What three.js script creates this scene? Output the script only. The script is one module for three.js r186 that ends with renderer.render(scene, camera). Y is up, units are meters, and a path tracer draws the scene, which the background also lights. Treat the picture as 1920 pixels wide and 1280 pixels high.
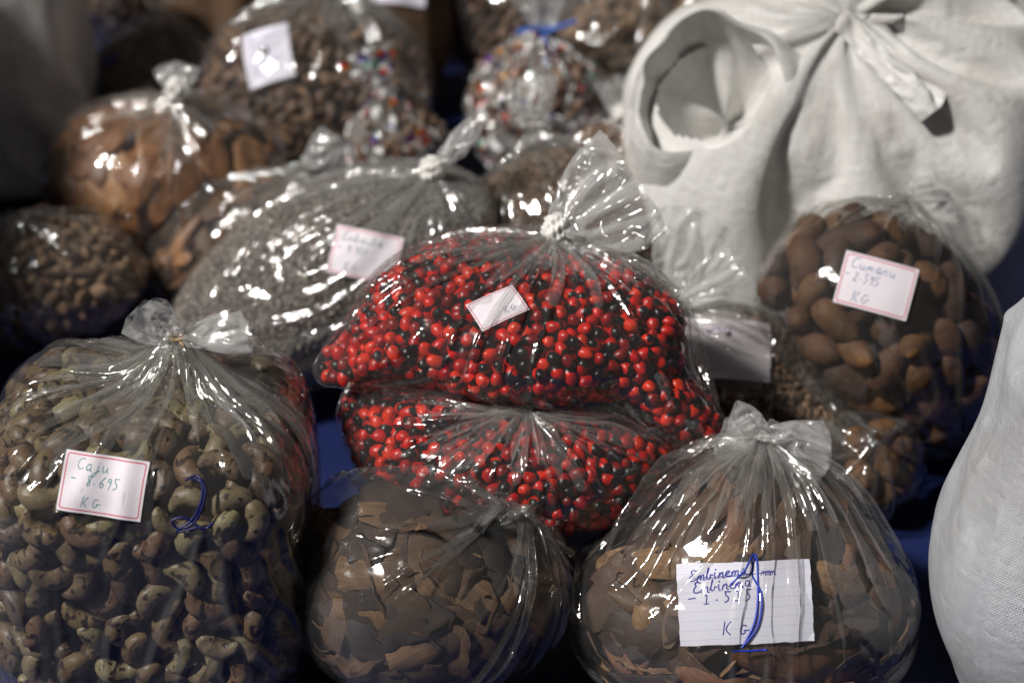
import * as THREE from 'three';
import { mergeGeometries } from 'three/addons/utils/BufferGeometryUtils.js';

// ================================================================== camera, sky, sun, exposure
const scene = new THREE.Scene();
const camera = new THREE.PerspectiveCamera(15.3, 1024 / 682, 0.1, 60);
camera.position.set(0, 1.32, 1.9053);
camera.lookAt(0, 0.22, 0);
camera.focus = 2.06;
camera.userData.fStop = 3.3;
const renderer = new THREE.WebGLRenderer({ antialias: true });
renderer.toneMapping = THREE.LinearToneMapping;
renderer.toneMappingExposure = 0.93;
renderer.shadowMap.enabled = true;
const sunDir = new THREE.Vector3(-0.57, 0.74, 0.3).normalize();
{ // a dim, nearly even sky
  const W = 64, H = 32, d = new Float32Array(W * H * 4);
  for (let j = 0; j < H; j++) for (let i = 0; i < W; i++) { const e = Math.max(0, (j + 0.5) / H * 2 - 1), k = 0.75 + 0.25 * e; d.set([1.0 * k, 1.0 * k, 1.03 * k, 1], (j * W + i) * 4); }
  const t = new THREE.DataTexture(d, W, H, THREE.RGBAFormat, THREE.FloatType);
  t.mapping = THREE.EquirectangularReflectionMapping; t.magFilter = t.minFilter = THREE.LinearFilter; t.needsUpdate = true;
  scene.background = scene.environment = t;
}
scene.environmentIntensity = scene.backgroundIntensity = 0.035;
const sun = new THREE.DirectionalLight(new THREE.Color(1, 0.965, 0.92), 4.6);
sun.name = 'sun';
sun.position.copy(sunDir).multiplyScalar(6);
sun.castShadow = true;
sun.shadow.radius = 11;
sun.shadow.mapSize.set(2048, 2048);
Object.assign(sun.shadow.camera, { left: -1.5, right: 1.5, top: 1.5, bottom: -1.5, near: 1, far: 12 });
scene.add(sun, sun.target);

// ================================================================== random numbers and noise
function rng(seed) { let s = (seed * 2654435761) >>> 0; return () => { s = (s + 0x6d2b79f5) | 0; let t = Math.imul(s ^ (s >>> 15), 1 | s); t = (t + Math.imul(t ^ (t >>> 7), 61 | t)) ^ t; return ((t ^ (t >>> 14)) >>> 0) / 4294967296; }; }
const hash = (x, y, z) => { let h = Math.imul(x, 374761393) ^ Math.imul(y, 668265263) ^ Math.imul(z, 2147483647 - 1234567); h = Math.imul(h ^ (h >>> 13), 1274126177); return ((h ^ (h >>> 16)) >>> 0) / 4294967296; };
function noise3(x, y, z) {
  const i = Math.floor(x), j = Math.floor(y), k = Math.floor(z), f = (t) => t * t * (3 - 2 * t), u = f(x - i), v = f(y - j), w = f(z - k), L = (a, b, t) => a + (b - a) * t;
  return L(L(L(hash(i, j, k), hash(i + 1, j, k), u), L(hash(i, j + 1, k), hash(i + 1, j + 1, k), u), v), L(L(hash(i, j, k + 1), hash(i + 1, j, k + 1), u), L(hash(i, j + 1, k + 1), hash(i + 1, j + 1, k + 1), u), v), w);
}
// tiling 2-D noise: x, y in 0..1, p cells across
function tnoise(x, y, p, s) {
  x *= p; y *= p;
  const i = Math.floor(x), j = Math.floor(y), f = (t) => t * t * (3 - 2 * t), u = f(x - i), v = f(y - j), m = (a) => ((a % p) + p) % p;
  const a = hash(m(i), m(j), s), b = hash(m(i + 1), m(j), s), c = hash(m(i), m(j + 1), s), d = hash(m(i + 1), m(j + 1), s);
  return a + (b - a) * u + (c - a) * v + (a - b - c + d) * u * v;
}
const tfbm = (x, y, p, s, o = 4) => { let a = 0, w = 0.5; for (let i = 0; i < o; i++) { a += w * tnoise(x, y, p << i, s + i); w *= 0.5; } return a / (1 - Math.pow(0.5, o)); };
function tex(n, fn, srgb, rep = 1) {
  const d = new Uint8Array(n * n * 4);
  for (let y = 0; y < n; y++) for (let x = 0; x < n; x++) {
    const c = fn((x + 0.5) / n, (y + 0.5) / n), o = (y * n + x) * 4, q = Array.isArray(c) ? c : [c, c, c];
    for (let k = 0; k < 3; k++) d[o + k] = Math.max(0, Math.min(255, q[k] * 255));
    d[o + 3] = 255;
  }
  const t = new THREE.DataTexture(d, n, n);
  t.wrapS = t.wrapT = THREE.RepeatWrapping; t.magFilter = THREE.LinearFilter; t.repeat.set(rep, rep);
  if (srgb) t.colorSpace = THREE.SRGBColorSpace;
  t.needsUpdate = true;
  return t;
}
const clamp = THREE.MathUtils.clamp, lerp = THREE.MathUtils.lerp, sstep = THREE.MathUtils.smoothstep;
const mix3 = (a, b, t) => [lerp(a[0], b[0], t), lerp(a[1], b[1], t), lerp(a[2], b[2], t)];

// ================================================================== shapes of the filled bags (signed distance, metres)
function rotInv(rot) { return new THREE.Matrix4().makeRotationFromEuler(new THREE.Euler(...rot, 'YXZ')).transpose().elements; }
function ell(c, r, rot = [0, 0, 0]) {
  const e = rotInv(rot);
  return (x, y, z) => {
    x -= c[0]; y -= c[1]; z -= c[2];
    const a = (e[0] * x + e[4] * y + e[8] * z) / r[0], b = (e[1] * x + e[5] * y + e[9] * z) / r[1], d = (e[2] * x + e[6] * y + e[10] * z) / r[2];
    const k0 = Math.sqrt(a * a + b * b + d * d), k1 = Math.sqrt(a * a / (r[0] * r[0]) + b * b / (r[1] * r[1]) + d * d / (r[2] * r[2]));
    return k1 < 1e-9 ? -Math.min(r[0], r[1], r[2]) : k0 * (k0 - 1) / k1;
  };
}
function rbox(c, h, rad, rot = [0, 0, 0]) {
  const e = rotInv(rot);
  return (x, y, z) => {
    x -= c[0]; y -= c[1]; z -= c[2];
    const a = Math.abs(e[0] * x + e[4] * y + e[8] * z) - h[0] + rad, b = Math.abs(e[1] * x + e[5] * y + e[9] * z) - h[1] + rad, d = Math.abs(e[2] * x + e[6] * y + e[10] * z) - h[2] + rad;
    const A = Math.max(a, 0), C = Math.max(b, 0), D = Math.max(d, 0);
    return Math.sqrt(A * A + C * C + D * D) + Math.min(Math.max(a, b, d), 0) - rad;
  };
}
const smin = (a, b, k) => { const h = Math.max(k - Math.abs(a - b), 0) / k; return Math.min(a, b) - h * h * k / 4; };
const join = (k, ...f) => (x, y, z) => { let d = f[0](x, y, z); for (let i = 1; i < f.length; i++) d = smin(d, f[i](x, y, z), k); return d; };

const own = {
  cashew: rbox([-0.3, 0.128, 0.145], [0.132, 0.13, 0.122], 0.066),
  bark: ell([-0.072, 0.09, 0.165], [0.118, 0.1, 0.12]),
  embirema: join(0.05, ell([0.192, 0.06, 0.165], [0.15, 0.085, 0.12]), ell([0.2, 0.115, 0.14], [0.09, 0.08, 0.085])),
  redLower: join(0.03, ell([0.006, 0.15, 0.03], [0.157, 0.068, 0.115], [0, 0, -0.1]), ell([-0.005, 0.157, 0.095], [0.125, 0.053, 0.075], [0, 0, -0.1])),
  redUpper: join(0.045, ell([0.014, 0.24, -0.008], [0.138, 0.06, 0.115], [0, 0, -0.05]), ell([0.142, 0.19, 0.055], [0.055, 0.02, 0.045], [0, 0, -0.75]), ell([-0.125, 0.226, 0.02], [0.05, 0.014, 0.045], [0, 0, 0.5])),
  grey: join(0.04, ell([-0.172, 0.115, -0.33], [0.17, 0.085, 0.11], [0, 0, 0.42]), ell([-0.27, 0.06, -0.28], [0.07, 0.055, 0.08])),
  pods: ell([-0.376, 0.095, -0.57], [0.137, 0.09, 0.105]),
  midLeft: ell([-0.29, 0.08, -0.455], [0.11, 0.055, 0.07], [0, 0, 0.5]),
  leftSack: rbox([-0.625, 0.15, -0.8], [0.13, 0.165, 0.1], 0.06),
  topLeft: ell([-0.425, 0.065, -0.91], [0.085, 0.06, 0.08]),
  paperLabel: ell([-0.227, 0.11, -0.774], [0.135, 0.1, 0.11]),
  dotsA: ell([-0.125, 0.1, -0.64], [0.06, 0.055, 0.05]),
  dotsB: ell([0.03, 0.09, -0.774], [0.085, 0.08, 0.08]),
  small: ell([0.107, 0.08, -0.61], [0.06, 0.065, 0.05]),
  behind: ell([0.07, 0.125, -0.37], [0.12, 0.1, 0.09]),
  bigSack: join(0.06, rbox([0.336, 0.16, -0.44], [0.21, 0.16, 0.145], 0.085), ell([0.34, 0.25, -0.46], [0.16, 0.105, 0.12])),
  nut: join(0.04, ell([0.355, 0.125, -0.185], [0.132, 0.095, 0.095], [0, 0, -0.75]), ell([0.33, 0.15, -0.19], [0.085, 0.085, 0.085])),
  brown: join(0.03, ell([0.215, 0.085, -0.17], [0.1, 0.06, 0.08], [0, 0, -0.2]), ell([0.297, 0.062, -0.11], [0.05, 0.018, 0.045], [0, 0, -0.55])),
  under: ell([0.31, 0.05, -0.07], [0.07, 0.045, 0.06]),
  frontSack: join(0.03, ell([0.48, 0.145, 0.2], [0.134, 0.155, 0.13]), rbox([0.492, 0.275, 0.175], [0.094, 0.065, 0.09], 0.035, [0, 0, 0.16])),
  addedShadeSack: rbox([-0.95, 0.31, -0.36], [0.14, 0.31, 0.3], 0.09),
  darkLeft: ell([-0.477, 0.07, -0.391], [0.1, 0.065, 0.08]),
  sackTR: ell([0.5, 0.17, -0.74], [0.13, 0.15, 0.1]),
  brownSackA: ell([-0.34, 0.1, -1.0], [0.09, 0.1, 0.07]),
  brownSackB: ell([-0.14, 0.1, -0.97], [0.065, 0.105, 0.06]),
  greyTop: ell([0.126, 0.1, -0.866], [0.08, 0.09, 0.07]),
  farA: ell([-0.22, 0.1, -1.13], [0.13, 0.11, 0.09]),
  farB: ell([0.02, 0.11, -1.02], [0.11, 0.12, 0.08]),
  farC: ell([0.27, 0.11, -0.99], [0.12, 0.12, 0.09]),
  farD: ell([-0.49, 0.12, -1.16], [0.12, 0.12, 0.09]),
  farE: ell([0.1, 0.1, -1.22], [0.13, 0.12, 0.09]),
  farF: ell([0.52, 0.13, -1.05], [0.15, 0.14, 0.1]),
};
// which bags press a dent into which
const dents = {
  bark: ['redLower'], embirema: ['redLower', 'redUpper', 'bark'], redLower: ['redUpper'], cashew: [], grey: ['cashew', 'redUpper', 'redLower'], midLeft: ['grey', 'pods'], behind: ['redUpper', 'grey', 'bigSack'],
  brown: ['redLower', 'redUpper', 'embirema', 'bigSack'], nut: ['brown', 'frontSack', 'bigSack'], under: ['nut', 'brown', 'embirema', 'frontSack'], pods: ['leftSack'], darkLeft: ['pods', 'cashew', 'leftSack', 'midLeft'],
  dotsA: ['paperLabel', 'behind', 'grey'], dotsB: ['paperLabel', 'dotsA'], small: ['behind', 'bigSack', 'dotsB', 'dotsA'], greyTop: ['dotsB', 'bigSack', 'small'], sackTR: ['bigSack'], paperLabel: ['pods'], topLeft: ['pods', 'paperLabel', 'leftSack'],
  brownSackA: ['topLeft', 'paperLabel'], brownSackB: ['paperLabel', 'dotsB', 'brownSackA'], farA: ['brownSackA', 'brownSackB'], farB: ['brownSackB', 'dotsB', 'greyTop'], farC: ['greyTop', 'bigSack', 'farB'], farD: ['topLeft', 'leftSack', 'brownSackA'], farE: ['farA', 'farB', 'farC'], farF: ['sackTR', 'farC'],
};
const GAP = 0.011, solid = {}, others = {};
for (const k in own) {
  const f = own[k], nb = (dents[k] || []).map((n) => own[n]);
  solid[k] = (x, y, z) => { let d = Math.max(f(x, y, z), 0.006 - y); for (const g of nb) d = Math.max(d, GAP - g(x, y, z)); return d; };
  others[k] = (x, y, z) => { let d = y - 0.001; for (const g of nb) d = Math.min(d, g(x, y, z) - 0.003); return d; };
}
function grad(f, x, y, z, e = 0.002) {
  const a = f(x + e, y, z) - f(x - e, y, z), b = f(x, y + e, z) - f(x, y - e, z), c = f(x, y, z + e) - f(x, y, z - e), l = Math.hypot(a, b, c) || 1;
  return [a / l, b / l, c / l];
}

// ================================================================== cloth: a tube of thin sheet relaxed over its contents
class Grid {
  constructor(fs, lo, hi, h) {
    this.lo = lo; this.h = h; this.n = [0, 1, 2].map((k) => Math.ceil((hi[k] - lo[k]) / h) + 2);
    const [a, b, c] = this.n; this.d = new Float32Array(a * b * c);
    for (let k = 0, o = 0; k < c; k++) for (let j = 0; j < b; j++) for (let i = 0; i < a; i++, o++) { const x = lo[0] + i * h, y = lo[1] + j * h, z = lo[2] + k * h; let d = 1; for (const f of fs) d = Math.min(d, f(x, y, z)); this.d[o] = d; }
  }
  at(x, y, z, out) {   // distance, with gradient in out
    const lo = this.lo, h = this.h, n = this.n, d = this.d;
    let a = (x - lo[0]) / h, b = (y - lo[1]) / h, c = (z - lo[2]) / h, i = Math.floor(a), j = Math.floor(b), k = Math.floor(c);
    if (i < 0 || j < 0 || k < 0 || i >= n[0] - 1 || j >= n[1] - 1 || k >= n[2] - 1) return 1;
    a -= i; b -= j; c -= k;
    const o = i + n[0] * (j + n[1] * k), Y = n[0], Z = n[0] * n[1];
    const p00 = d[o], p10 = d[o + 1], p01 = d[o + Y], p11 = d[o + Y + 1], q00 = d[o + Z], q10 = d[o + Z + 1], q01 = d[o + Z + Y], q11 = d[o + Z + Y + 1];
    const x0 = p00 + (p10 - p00) * a, x1 = p01 + (p11 - p01) * a, x2 = q00 + (q10 - q00) * a, x3 = q01 + (q11 - q01) * a, y0 = x0 + (x1 - x0) * b, y1 = x2 + (x3 - x2) * b;
    out[0] = ((p10 - p00) * (1 - b) + (p11 - p01) * b) * (1 - c) + ((q10 - q00) * (1 - b) + (q11 - q01) * b) * c;
    out[1] = (x1 - x0) * (1 - c) + (x3 - x2) * c;
    out[2] = y1 - y0;
    const l = Math.hypot(out[0], out[1], out[2]) || 1; out[0] /= l; out[1] /= l; out[2] /= l;
    return y0 + (y1 - y0) * c;
  }
}
function relax(P, nu, nv, ru, rv, o) {   // ru: rest length round the tube, per ring or per point
  const { grid, steps = 100, iters = 3, gravity = 3e-5, bend = 0.12, off = 0.0042, cling = 0, pin } = o, N = nu * nv, Q = Float32Array.from(P), w = Float32Array.from(pin, (x) => x ? 0 : 1), g = new Float64Array(3);
  const most = N * 6, ca = new Int32Array(most), cb = new Int32Array(most), cr = new Float32Array(most), ck = new Float32Array(most); let n = 0;
  const add = (a, b, r, k) => { if (pin[a] && pin[b]) return; ca[n] = a * 3; cb[n] = b * 3; cr[n] = r; ck[n++] = k; };   // k below zero: resists shortening only
  for (let j = 0; j < nv; j++) for (let i = 0; i < nu; i++) {
    const a = j * nu + i, b = j * nu + (i + 1 === nu ? 0 : i + 1), r = ru.length === nv ? ru[j] : ru[a];
    add(a, b, r, 0.9);
    if (j + 1 < nv) { const dg = Math.sqrt(r * r + rv[i] * rv[i]); add(a, a + nu, rv[i], 0.9); add(a, b + nu, dg, 0.35); add(b, a + nu, dg, 0.35); }
    if (bend) { add(a, j * nu + (i + 2) % nu, 2 * r, -bend); if (j + 2 < nv) add(a, a + 2 * nu, 2 * rv[i], -bend); }
  }
  for (let st = 0; st < steps; st++) {
    for (let i = 0; i < N; i++) {
      if (!w[i]) continue;
      for (let c = 0, a = i * 3; c < 3; c++, a++) { const q = P[a]; let v = (q - Q[a]) * 0.9; v = v > 0.003 ? 0.003 : v < -0.003 ? -0.003 : v; Q[a] = q; P[a] = q + v - (c === 1 ? gravity : 0); }
    }
    for (let it = 0; it < iters; it++) {
      for (let e = 0; e < n; e++) {
        const A = ca[e], C = cb[e], x = P[C] - P[A], y = P[C + 1] - P[A + 1], z = P[C + 2] - P[A + 2], l = Math.sqrt(x * x + y * y + z * z) + 1e-9, r = cr[e]; let k = ck[e];
        if (k < 0) { if (l > r) continue; k = -k; }
        const wa = w[A / 3 | 0], wb = w[C / 3 | 0], s = k * (l - r) / (l * (wa + wb)), sa = s * wa, sb = s * wb;
        P[A] += x * sa; P[A + 1] += y * sa; P[A + 2] += z * sa; P[C] -= x * sb; P[C + 1] -= y * sb; P[C + 2] -= z * sb;
      }
      if (grid) for (let i = 0; i < N; i++) {
        if (!w[i]) continue;
        const a = i * 3, d = grid.at(P[a], P[a + 1], P[a + 2], g);
        if (d < off) { const m = off - d; for (let c = 0; c < 3; c++) { P[a + c] += g[c] * m; Q[a + c] += g[c] * m * 0.6 + (P[a + c] - Q[a + c]) * 0.25; } }
        else if (cling && it === 0 && d < 0.03) for (let c = 0; c < 3; c++) P[a + c] -= g[c] * cling;
      }
    }
  }
}
function upsample(P, nu, nv) {   // Catmull-Rom to twice the resolution; u wraps
  const n2 = nu * 2, m2 = nv * 2 - 1, R = new Float32Array(n2 * nv * 3), S = new Float32Array(n2 * m2 * 3), cr = (a, b, c, d) => (-a + 9 * b + 9 * c - d) / 16;
  for (let j = 0; j < nv; j++) for (let i = 0; i < nu; i++) for (let c = 0; c < 3; c++) {
    const at = (k) => P[(j * nu + (k + nu) % nu) * 3 + c];
    R[(j * n2 + 2 * i) * 3 + c] = at(i); R[(j * n2 + 2 * i + 1) * 3 + c] = cr(at(i - 1), at(i), at(i + 1), at(i + 2));
  }
  for (let i = 0; i < n2; i++) for (let j = 0; j < nv; j++) for (let c = 0; c < 3; c++) {
    const at = (k) => R[(clamp(k, 0, nv - 1) * n2 + i) * 3 + c];
    S[(2 * j * n2 + i) * 3 + c] = at(j); if (j + 1 < nv) S[((2 * j + 1) * n2 + i) * 3 + c] = cr(at(j - 1), at(j), at(j + 1), at(j + 2));
  }
  return S;
}
function sheetGeometry(P, nu, nv, du, dv, base, hole) {   // indexed tube with uv in metres; the seam column is doubled
  const pos = new Float32Array((nu + 1) * nv * 3), uv = new Float32Array((nu + 1) * nv * 2), idx = [];
  for (let j = 0; j < nv; j++) for (let i = 0; i <= nu; i++) {
    const o = j * (nu + 1) + i, s = (j * nu + (i % nu)) * 3;
    for (let c = 0; c < 3; c++) pos[o * 3 + c] = P[s + c] - base[c];
    uv[o * 2] = i * du; uv[o * 2 + 1] = j * dv;
    if (i < nu && j + 1 < nv && !(hole && hole(P[s], P[s + 1], P[s + 2]))) { const a = o, b = o + 1, c = o + nu + 1, d = c + 1; if ((i + j) & 1) idx.push(a, b, d, a, d, c); else idx.push(a, b, c, b, d, c); }
  }
  const g = new THREE.BufferGeometry();
  g.setAttribute('position', new THREE.BufferAttribute(pos, 3)); g.setAttribute('uv', new THREE.BufferAttribute(uv, 2)); g.setIndex(idx);
  g.computeVertexNormals();
  const n = g.attributes.normal;
  for (let j = 0; j < nv; j++) { const a = j * (nu + 1), b = a + nu, x = n.getX(a) + n.getX(b), y = n.getY(a) + n.getY(b), z = n.getZ(a) + n.getZ(b), l = Math.hypot(x, y, z) || 1; n.setXYZ(a, x / l, y / l, z / l); n.setXYZ(b, x / l, y / l, z / l); }
  return g;
}
const films = {};   // world-space film points, kept for what is stuck on or written on them
function wrap(key, o) {
  const { center: c, neck, nu = 112, nv = 64, gather = 0.7, slack = 1.02, neckR = 0.0035, steps = 90, up = 1, seed = 1, gravity = 3e-5, cling = 3e-5, bend = 0.06, lump = 0.002, lift = 0 } = o, f = solid[key], r = rng(seed);
  const C = new THREE.Vector3(...c), N = new THREE.Vector3(...neck), a = N.clone().sub(C).normalize(), e1 = new THREE.Vector3(1, 0, 0).addScaledVector(a, -a.x).normalize(), e2 = new THREE.Vector3().crossVectors(a, e1), K = 44;
  let P = new Float32Array(nu * nv * 3); const rv = new Float32Array(nu), D = new THREE.Vector3();
  for (let i = 0; i < nu; i++) {
    const ph = i / nu * 2 * Math.PI, pts = [];
    let best = 2, kt = K;
    for (let k = 0; k <= K; k++) {
      const th = 0.02 + 0.96 * Math.PI * k / K;
      D.copy(a).multiplyScalar(-Math.cos(th)).addScaledVector(e1, Math.sin(th) * Math.cos(ph)).addScaledVector(e2, Math.sin(th) * Math.sin(ph));
      let t = 0.45; for (let s = 0; s < 70; s++) { const d = f(c[0] + D.x * t, c[1] + D.y * t, c[2] + D.z * t) - 0.003; t -= d * 0.8; if (Math.abs(d) < 3e-4 || t < 0.01) break; }
      const p = C.clone().addScaledVector(D, Math.max(t, 0.01)); pts.push(p);
      const w = p.clone().sub(N).normalize().dot(a) * -1;
      if (k > 8 && w < best) { best = w; kt = k; }
    }
    const line = pts.slice(0, kt + 1); line.push(N.clone().addScaledVector(e1, neckR * Math.cos(ph)).addScaledVector(e2, neckR * Math.sin(ph)));
    const len = [0]; for (let k = 1; k < line.length; k++) len.push(len[k - 1] + line[k].distanceTo(line[k - 1]));
    const T = len[len.length - 1]; rv[i] = T / (nv - 1) * (slack + lift);
    for (let j = 0, k = 0; j < nv; j++) {
      const s = T * j / (nv - 1); while (k < line.length - 2 && len[k + 1] < s) k++;
      D.lerpVectors(line[k], line[k + 1], clamp((s - len[k]) / (len[k + 1] - len[k] + 1e-9), 0, 1)).toArray(P, (j * nu + i) * 3);
    }
  }
  for (let q = 0; q < 3; q++) { const t = rv.slice(); for (let i = 0; i < nu; i++) rv[i] = (t[(i + nu - 1) % nu] + t[i] + t[(i + 1) % nu]) / 3; }
  const per = []; for (let j = 0; j < nv; j++) { let s = 0; for (let i = 0; i < nu; i++) { const A = (j * nu + i) * 3, Bq = (j * nu + (i + 1) % nu) * 3; s += Math.hypot(P[A] - P[Bq], P[A + 1] - P[Bq + 1], P[A + 2] - P[Bq + 2]); } per.push(s); }
  const max = Math.max(...per), jm = per.indexOf(max), ru = new Float32Array(nu * nv);
  for (let j = 0; j < nv; j++) for (let i = 0; i < nu; i++) ru[j * nu + i] = (j <= jm ? per[j] : lerp(per[j], max, (o.gatherAt ? o.gatherAt(i / nu * 2 * Math.PI) : gather) * Math.min(1, (j - jm) / (nv - jm) * 3))) * (o.loose ?? 1.045) / nu;
  // seed the buckling with a little unevenness
  const ring = Array.from({ length: nu }, () => r() - 0.5);
  for (let j = 2; j < nv - 1; j++) for (let i = 0; i < nu; i++) {
    const s = (j * nu + i) * 3, w = j > jm ? (j - jm) / (nv - jm) : 0, amp = lump * (0.3 + 1.6 * w) * (ring[i] * 1.4 + (r() - 0.5) * 0.9), x = P[s] - c[0], y = P[s + 1] - c[1], z = P[s + 2] - c[2], l = Math.hypot(x, y, z);
    P[s] += x / l * amp; P[s + 1] += y / l * amp; P[s + 2] += z / l * amp;
  }
  const lo = [1e9, 1e9, 1e9], hi = [-1e9, -1e9, -1e9]; for (let i = 0; i < P.length; i++) { lo[i % 3] = Math.min(lo[i % 3], P[i]); hi[i % 3] = Math.max(hi[i % 3], P[i]); }
  const knob = o.knob ?? 0.0022, lumpy = (x, y, z) => f(x, y, z) + knob * (noise3(x * 42 + seed, y * 42, z * 42) * 1.3 + noise3(x * 95, y * 95 + seed, z * 95) * 0.5);
  const grid = new Grid([lumpy, others[key]], lo.map((x) => x - 0.03), hi.map((x) => x + 0.03), 0.0055);
  const pins = (n, m) => { const p = new Uint8Array(n * m); for (let i = 0; i < n; i++) { p[i] = 1; p[(m - 1) * n + i] = 1; p[(m - 2) * n + i] = 1; } return p; };
  relax(P, nu, nv, ru, rv, { grid, steps, pin: pins(nu, nv), gravity, cling, bend });
  let n = nu, m = nv, U = ru, W = rv;
  for (let q = 0; q < up; q++) {
    P = upsample(P, n, m); for (let k = 0; k < P.length; k++) P[k] += (r() - 0.5) * 0.0006;
    const U2 = new Float32Array(n * 2 * (m * 2 - 1)); for (let j = 0; j < m * 2 - 1; j++) for (let i = 0; i < n * 2; i++) { const a = j >> 1, b = Math.min(m - 1, (j + 1) >> 1), k = i >> 1; U2[j * n * 2 + i] = (U[a * n + k] + U[b * n + k]) / 4; }
    const W2 = new Float32Array(n * 2); for (let i = 0; i < n; i++) { W2[2 * i] = W[i] / 2; W2[2 * i + 1] = (W[i] + W[(i + 1) % n]) / 4; }
    n *= 2; m = m * 2 - 1; U = U2; W = W2;
    relax(P, n, m, U, W, { grid, steps: o.fine ?? 26, iters: 2, pin: pins(n, m), gravity: gravity / 3, cling: cling / 2, bend: bend * 0.8 });
  }
  films[key] = { P, nu: n, nv: m, lo, hi, neck: N, axis: a, du: max / n, dv: W[0] };
  return films[key];
}

// ================================================================== materials
const phys = (p) => new THREE.MeshPhysicalMaterial(p), std = (p) => new THREE.MeshStandardMaterial(p), lin = (r, g, b) => new THREE.Color().setRGB(r, g, b);
function cells(x, y, p, s) { x *= p; y *= p; const i = Math.floor(x), j = Math.floor(y); let d = 9; for (let a = -1; a <= 1; a++) for (let b = -1; b <= 1; b++) { const u = ((i + a) % p + p) % p, v = ((j + b) % p + p) % p, X = i + a + hash(u, v, s) - x, Y = j + b + hash(u, v, s + 1) - y; d = Math.min(d, X * X + Y * Y); } return Math.sqrt(d); }
// crumpled film: facets between sharp creases
const crinkle = tex(512, (x, y) => { const wx = x + 0.03 * Math.sin(6.2832 * (2 * y + tnoise(x, y, 4, 2))), wy = y + 0.02 * Math.sin(6.2832 * (3 * x + tnoise(x, y, 4, 6))); return 0.62 * cells(wx, wy, 6, 3) * 0.8 + 0.3 * cells(wy, wx, 13, 9) * 0.8 + 0.08 * tfbm(x, y, 16, 4, 2); }, false, 5);
const smear = tex(256, (x, y) => 0.35 + 0.65 * tfbm(x, y, 5, 21, 4), false, 4);
const filmMat = (o = {}) => phys({ color: lin(0.95, 0.95, 0.94), transmission: 0.98, roughness: 0.12, ior: 1.85, thickness: 0, bumpMap: crinkle, bumpScale: 0.0022, roughnessMap: smear, side: THREE.DoubleSide, ...o });
const M = {
  film: filmMat(), filmMilky: filmMat({ transmission: 0.965, roughness: 0.12, bumpScale: 0.002 }), tail: filmMat({ transmission: 0.78, roughness: 0.2 }),
  pleat: filmMat({ transmission: 0.93, roughness: 0.14, bumpScale: 0.002 }),
  knot: phys({ color: lin(0.86, 0.84, 0.8), transmission: 0.2, roughness: 0.4, ior: 1.5, thickness: 0, side: THREE.DoubleSide }),
  cord: std({ color: lin(0.42, 0.3, 0.17), roughness: 0.8 }), blueTie: std({ color: lin(0.03, 0.12, 0.5), roughness: 0.45 }), marker: std({ color: lin(0.01, 0.04, 0.42), roughness: 0.4 }), markerDark: std({ color: lin(0.006, 0.008, 0.09), roughness: 0.4 }),
};

// ================================================================== naming
const taken = {};
function numbered(n) { const k = taken[n] = (taken[n] ?? -1) + 1; return k ? n + '_' + String(k).padStart(3, '0') : n; }
function shadow(o) { o.traverse((m) => { if (m.isMesh) m.castShadow = m.receiveShadow = true; }); return o; }
function thing(name, label, category, base, group) { const g = new THREE.Group(); g.name = numbered(name); g.position.set(...base); g.userData = { label, category }; if (group) g.userData.group = group; scene.add(g); return g; }
function part(name, geo, mat, parent) { const m = new THREE.Mesh(geo, mat); m.name = name; m.castShadow = m.receiveShadow = true; parent.add(m); return m; }

// ================================================================== ground
{
  const g = new THREE.PlaneGeometry(7, 7, 260, 260).rotateX(-Math.PI / 2), p = g.attributes.position, uv = g.attributes.uv;
  for (let i = 0; i < p.count; i++) { const x = p.getX(i), z = p.getZ(i); p.setY(i, -0.012 * Math.pow(Math.abs(noise3(x * 5, z * 5, 1) - 0.5) * 2, 0.7) - 0.004 * noise3(x * 17, z * 17, 5)); uv.setXY(i, x, z); }
  g.computeVertexNormals();
  const weave = tex(128, (x, y) => 0.5 + 0.25 * Math.sin(x * Math.PI * 32) * Math.sign(Math.sin(y * Math.PI * 32)) + 0.25 * tnoise(x, y, 32, 2), false, 12);
  const t = new THREE.Mesh(g, std({ color: lin(0.003, 0.011, 0.075), roughness: 0.62, bumpMap: weave, bumpScale: 0.0003 }));
  t.name = 'tarp_ground'; t.userData = { kind: 'structure', label: 'creased blue plastic tarpaulin spread under the bags', category: 'tarpaulin' }; t.receiveShadow = t.castShadow = true; scene.add(t);
}

// ================================================================== knots, gathered tails, stickers
function knotGeometry(r, seed, base, at, dir) {
  const g = new THREE.SphereGeometry(r, 40, 26), p = g.attributes.position, q = new THREE.Quaternion().setFromUnitVectors(new THREE.Vector3(0, 1, 0), dir), v = new THREE.Vector3();
  for (let i = 0; i < p.count; i++) {
    v.fromBufferAttribute(p, i); const th = Math.atan2(v.z, v.x), h = v.y / r;
    const k = 1 + 0.13 * Math.sin(th * 7 + h * 5 + seed) + 0.08 * Math.sin(th * 13 - h * 9) - 0.22 * Math.exp(-Math.pow((h + 0.15 + 0.3 * Math.sin(th + seed)) * 4, 2));
    v.x *= k; v.z *= k; v.y *= 1.05 + 0.1 * Math.sin(th * 3 + seed); v.applyQuaternion(q); p.setXYZ(i, v.x + at.x - base[0], v.y + at.y - base[1], v.z + at.z - base[2]);
  }
  g.computeVertexNormals();
  return g;
}
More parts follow.
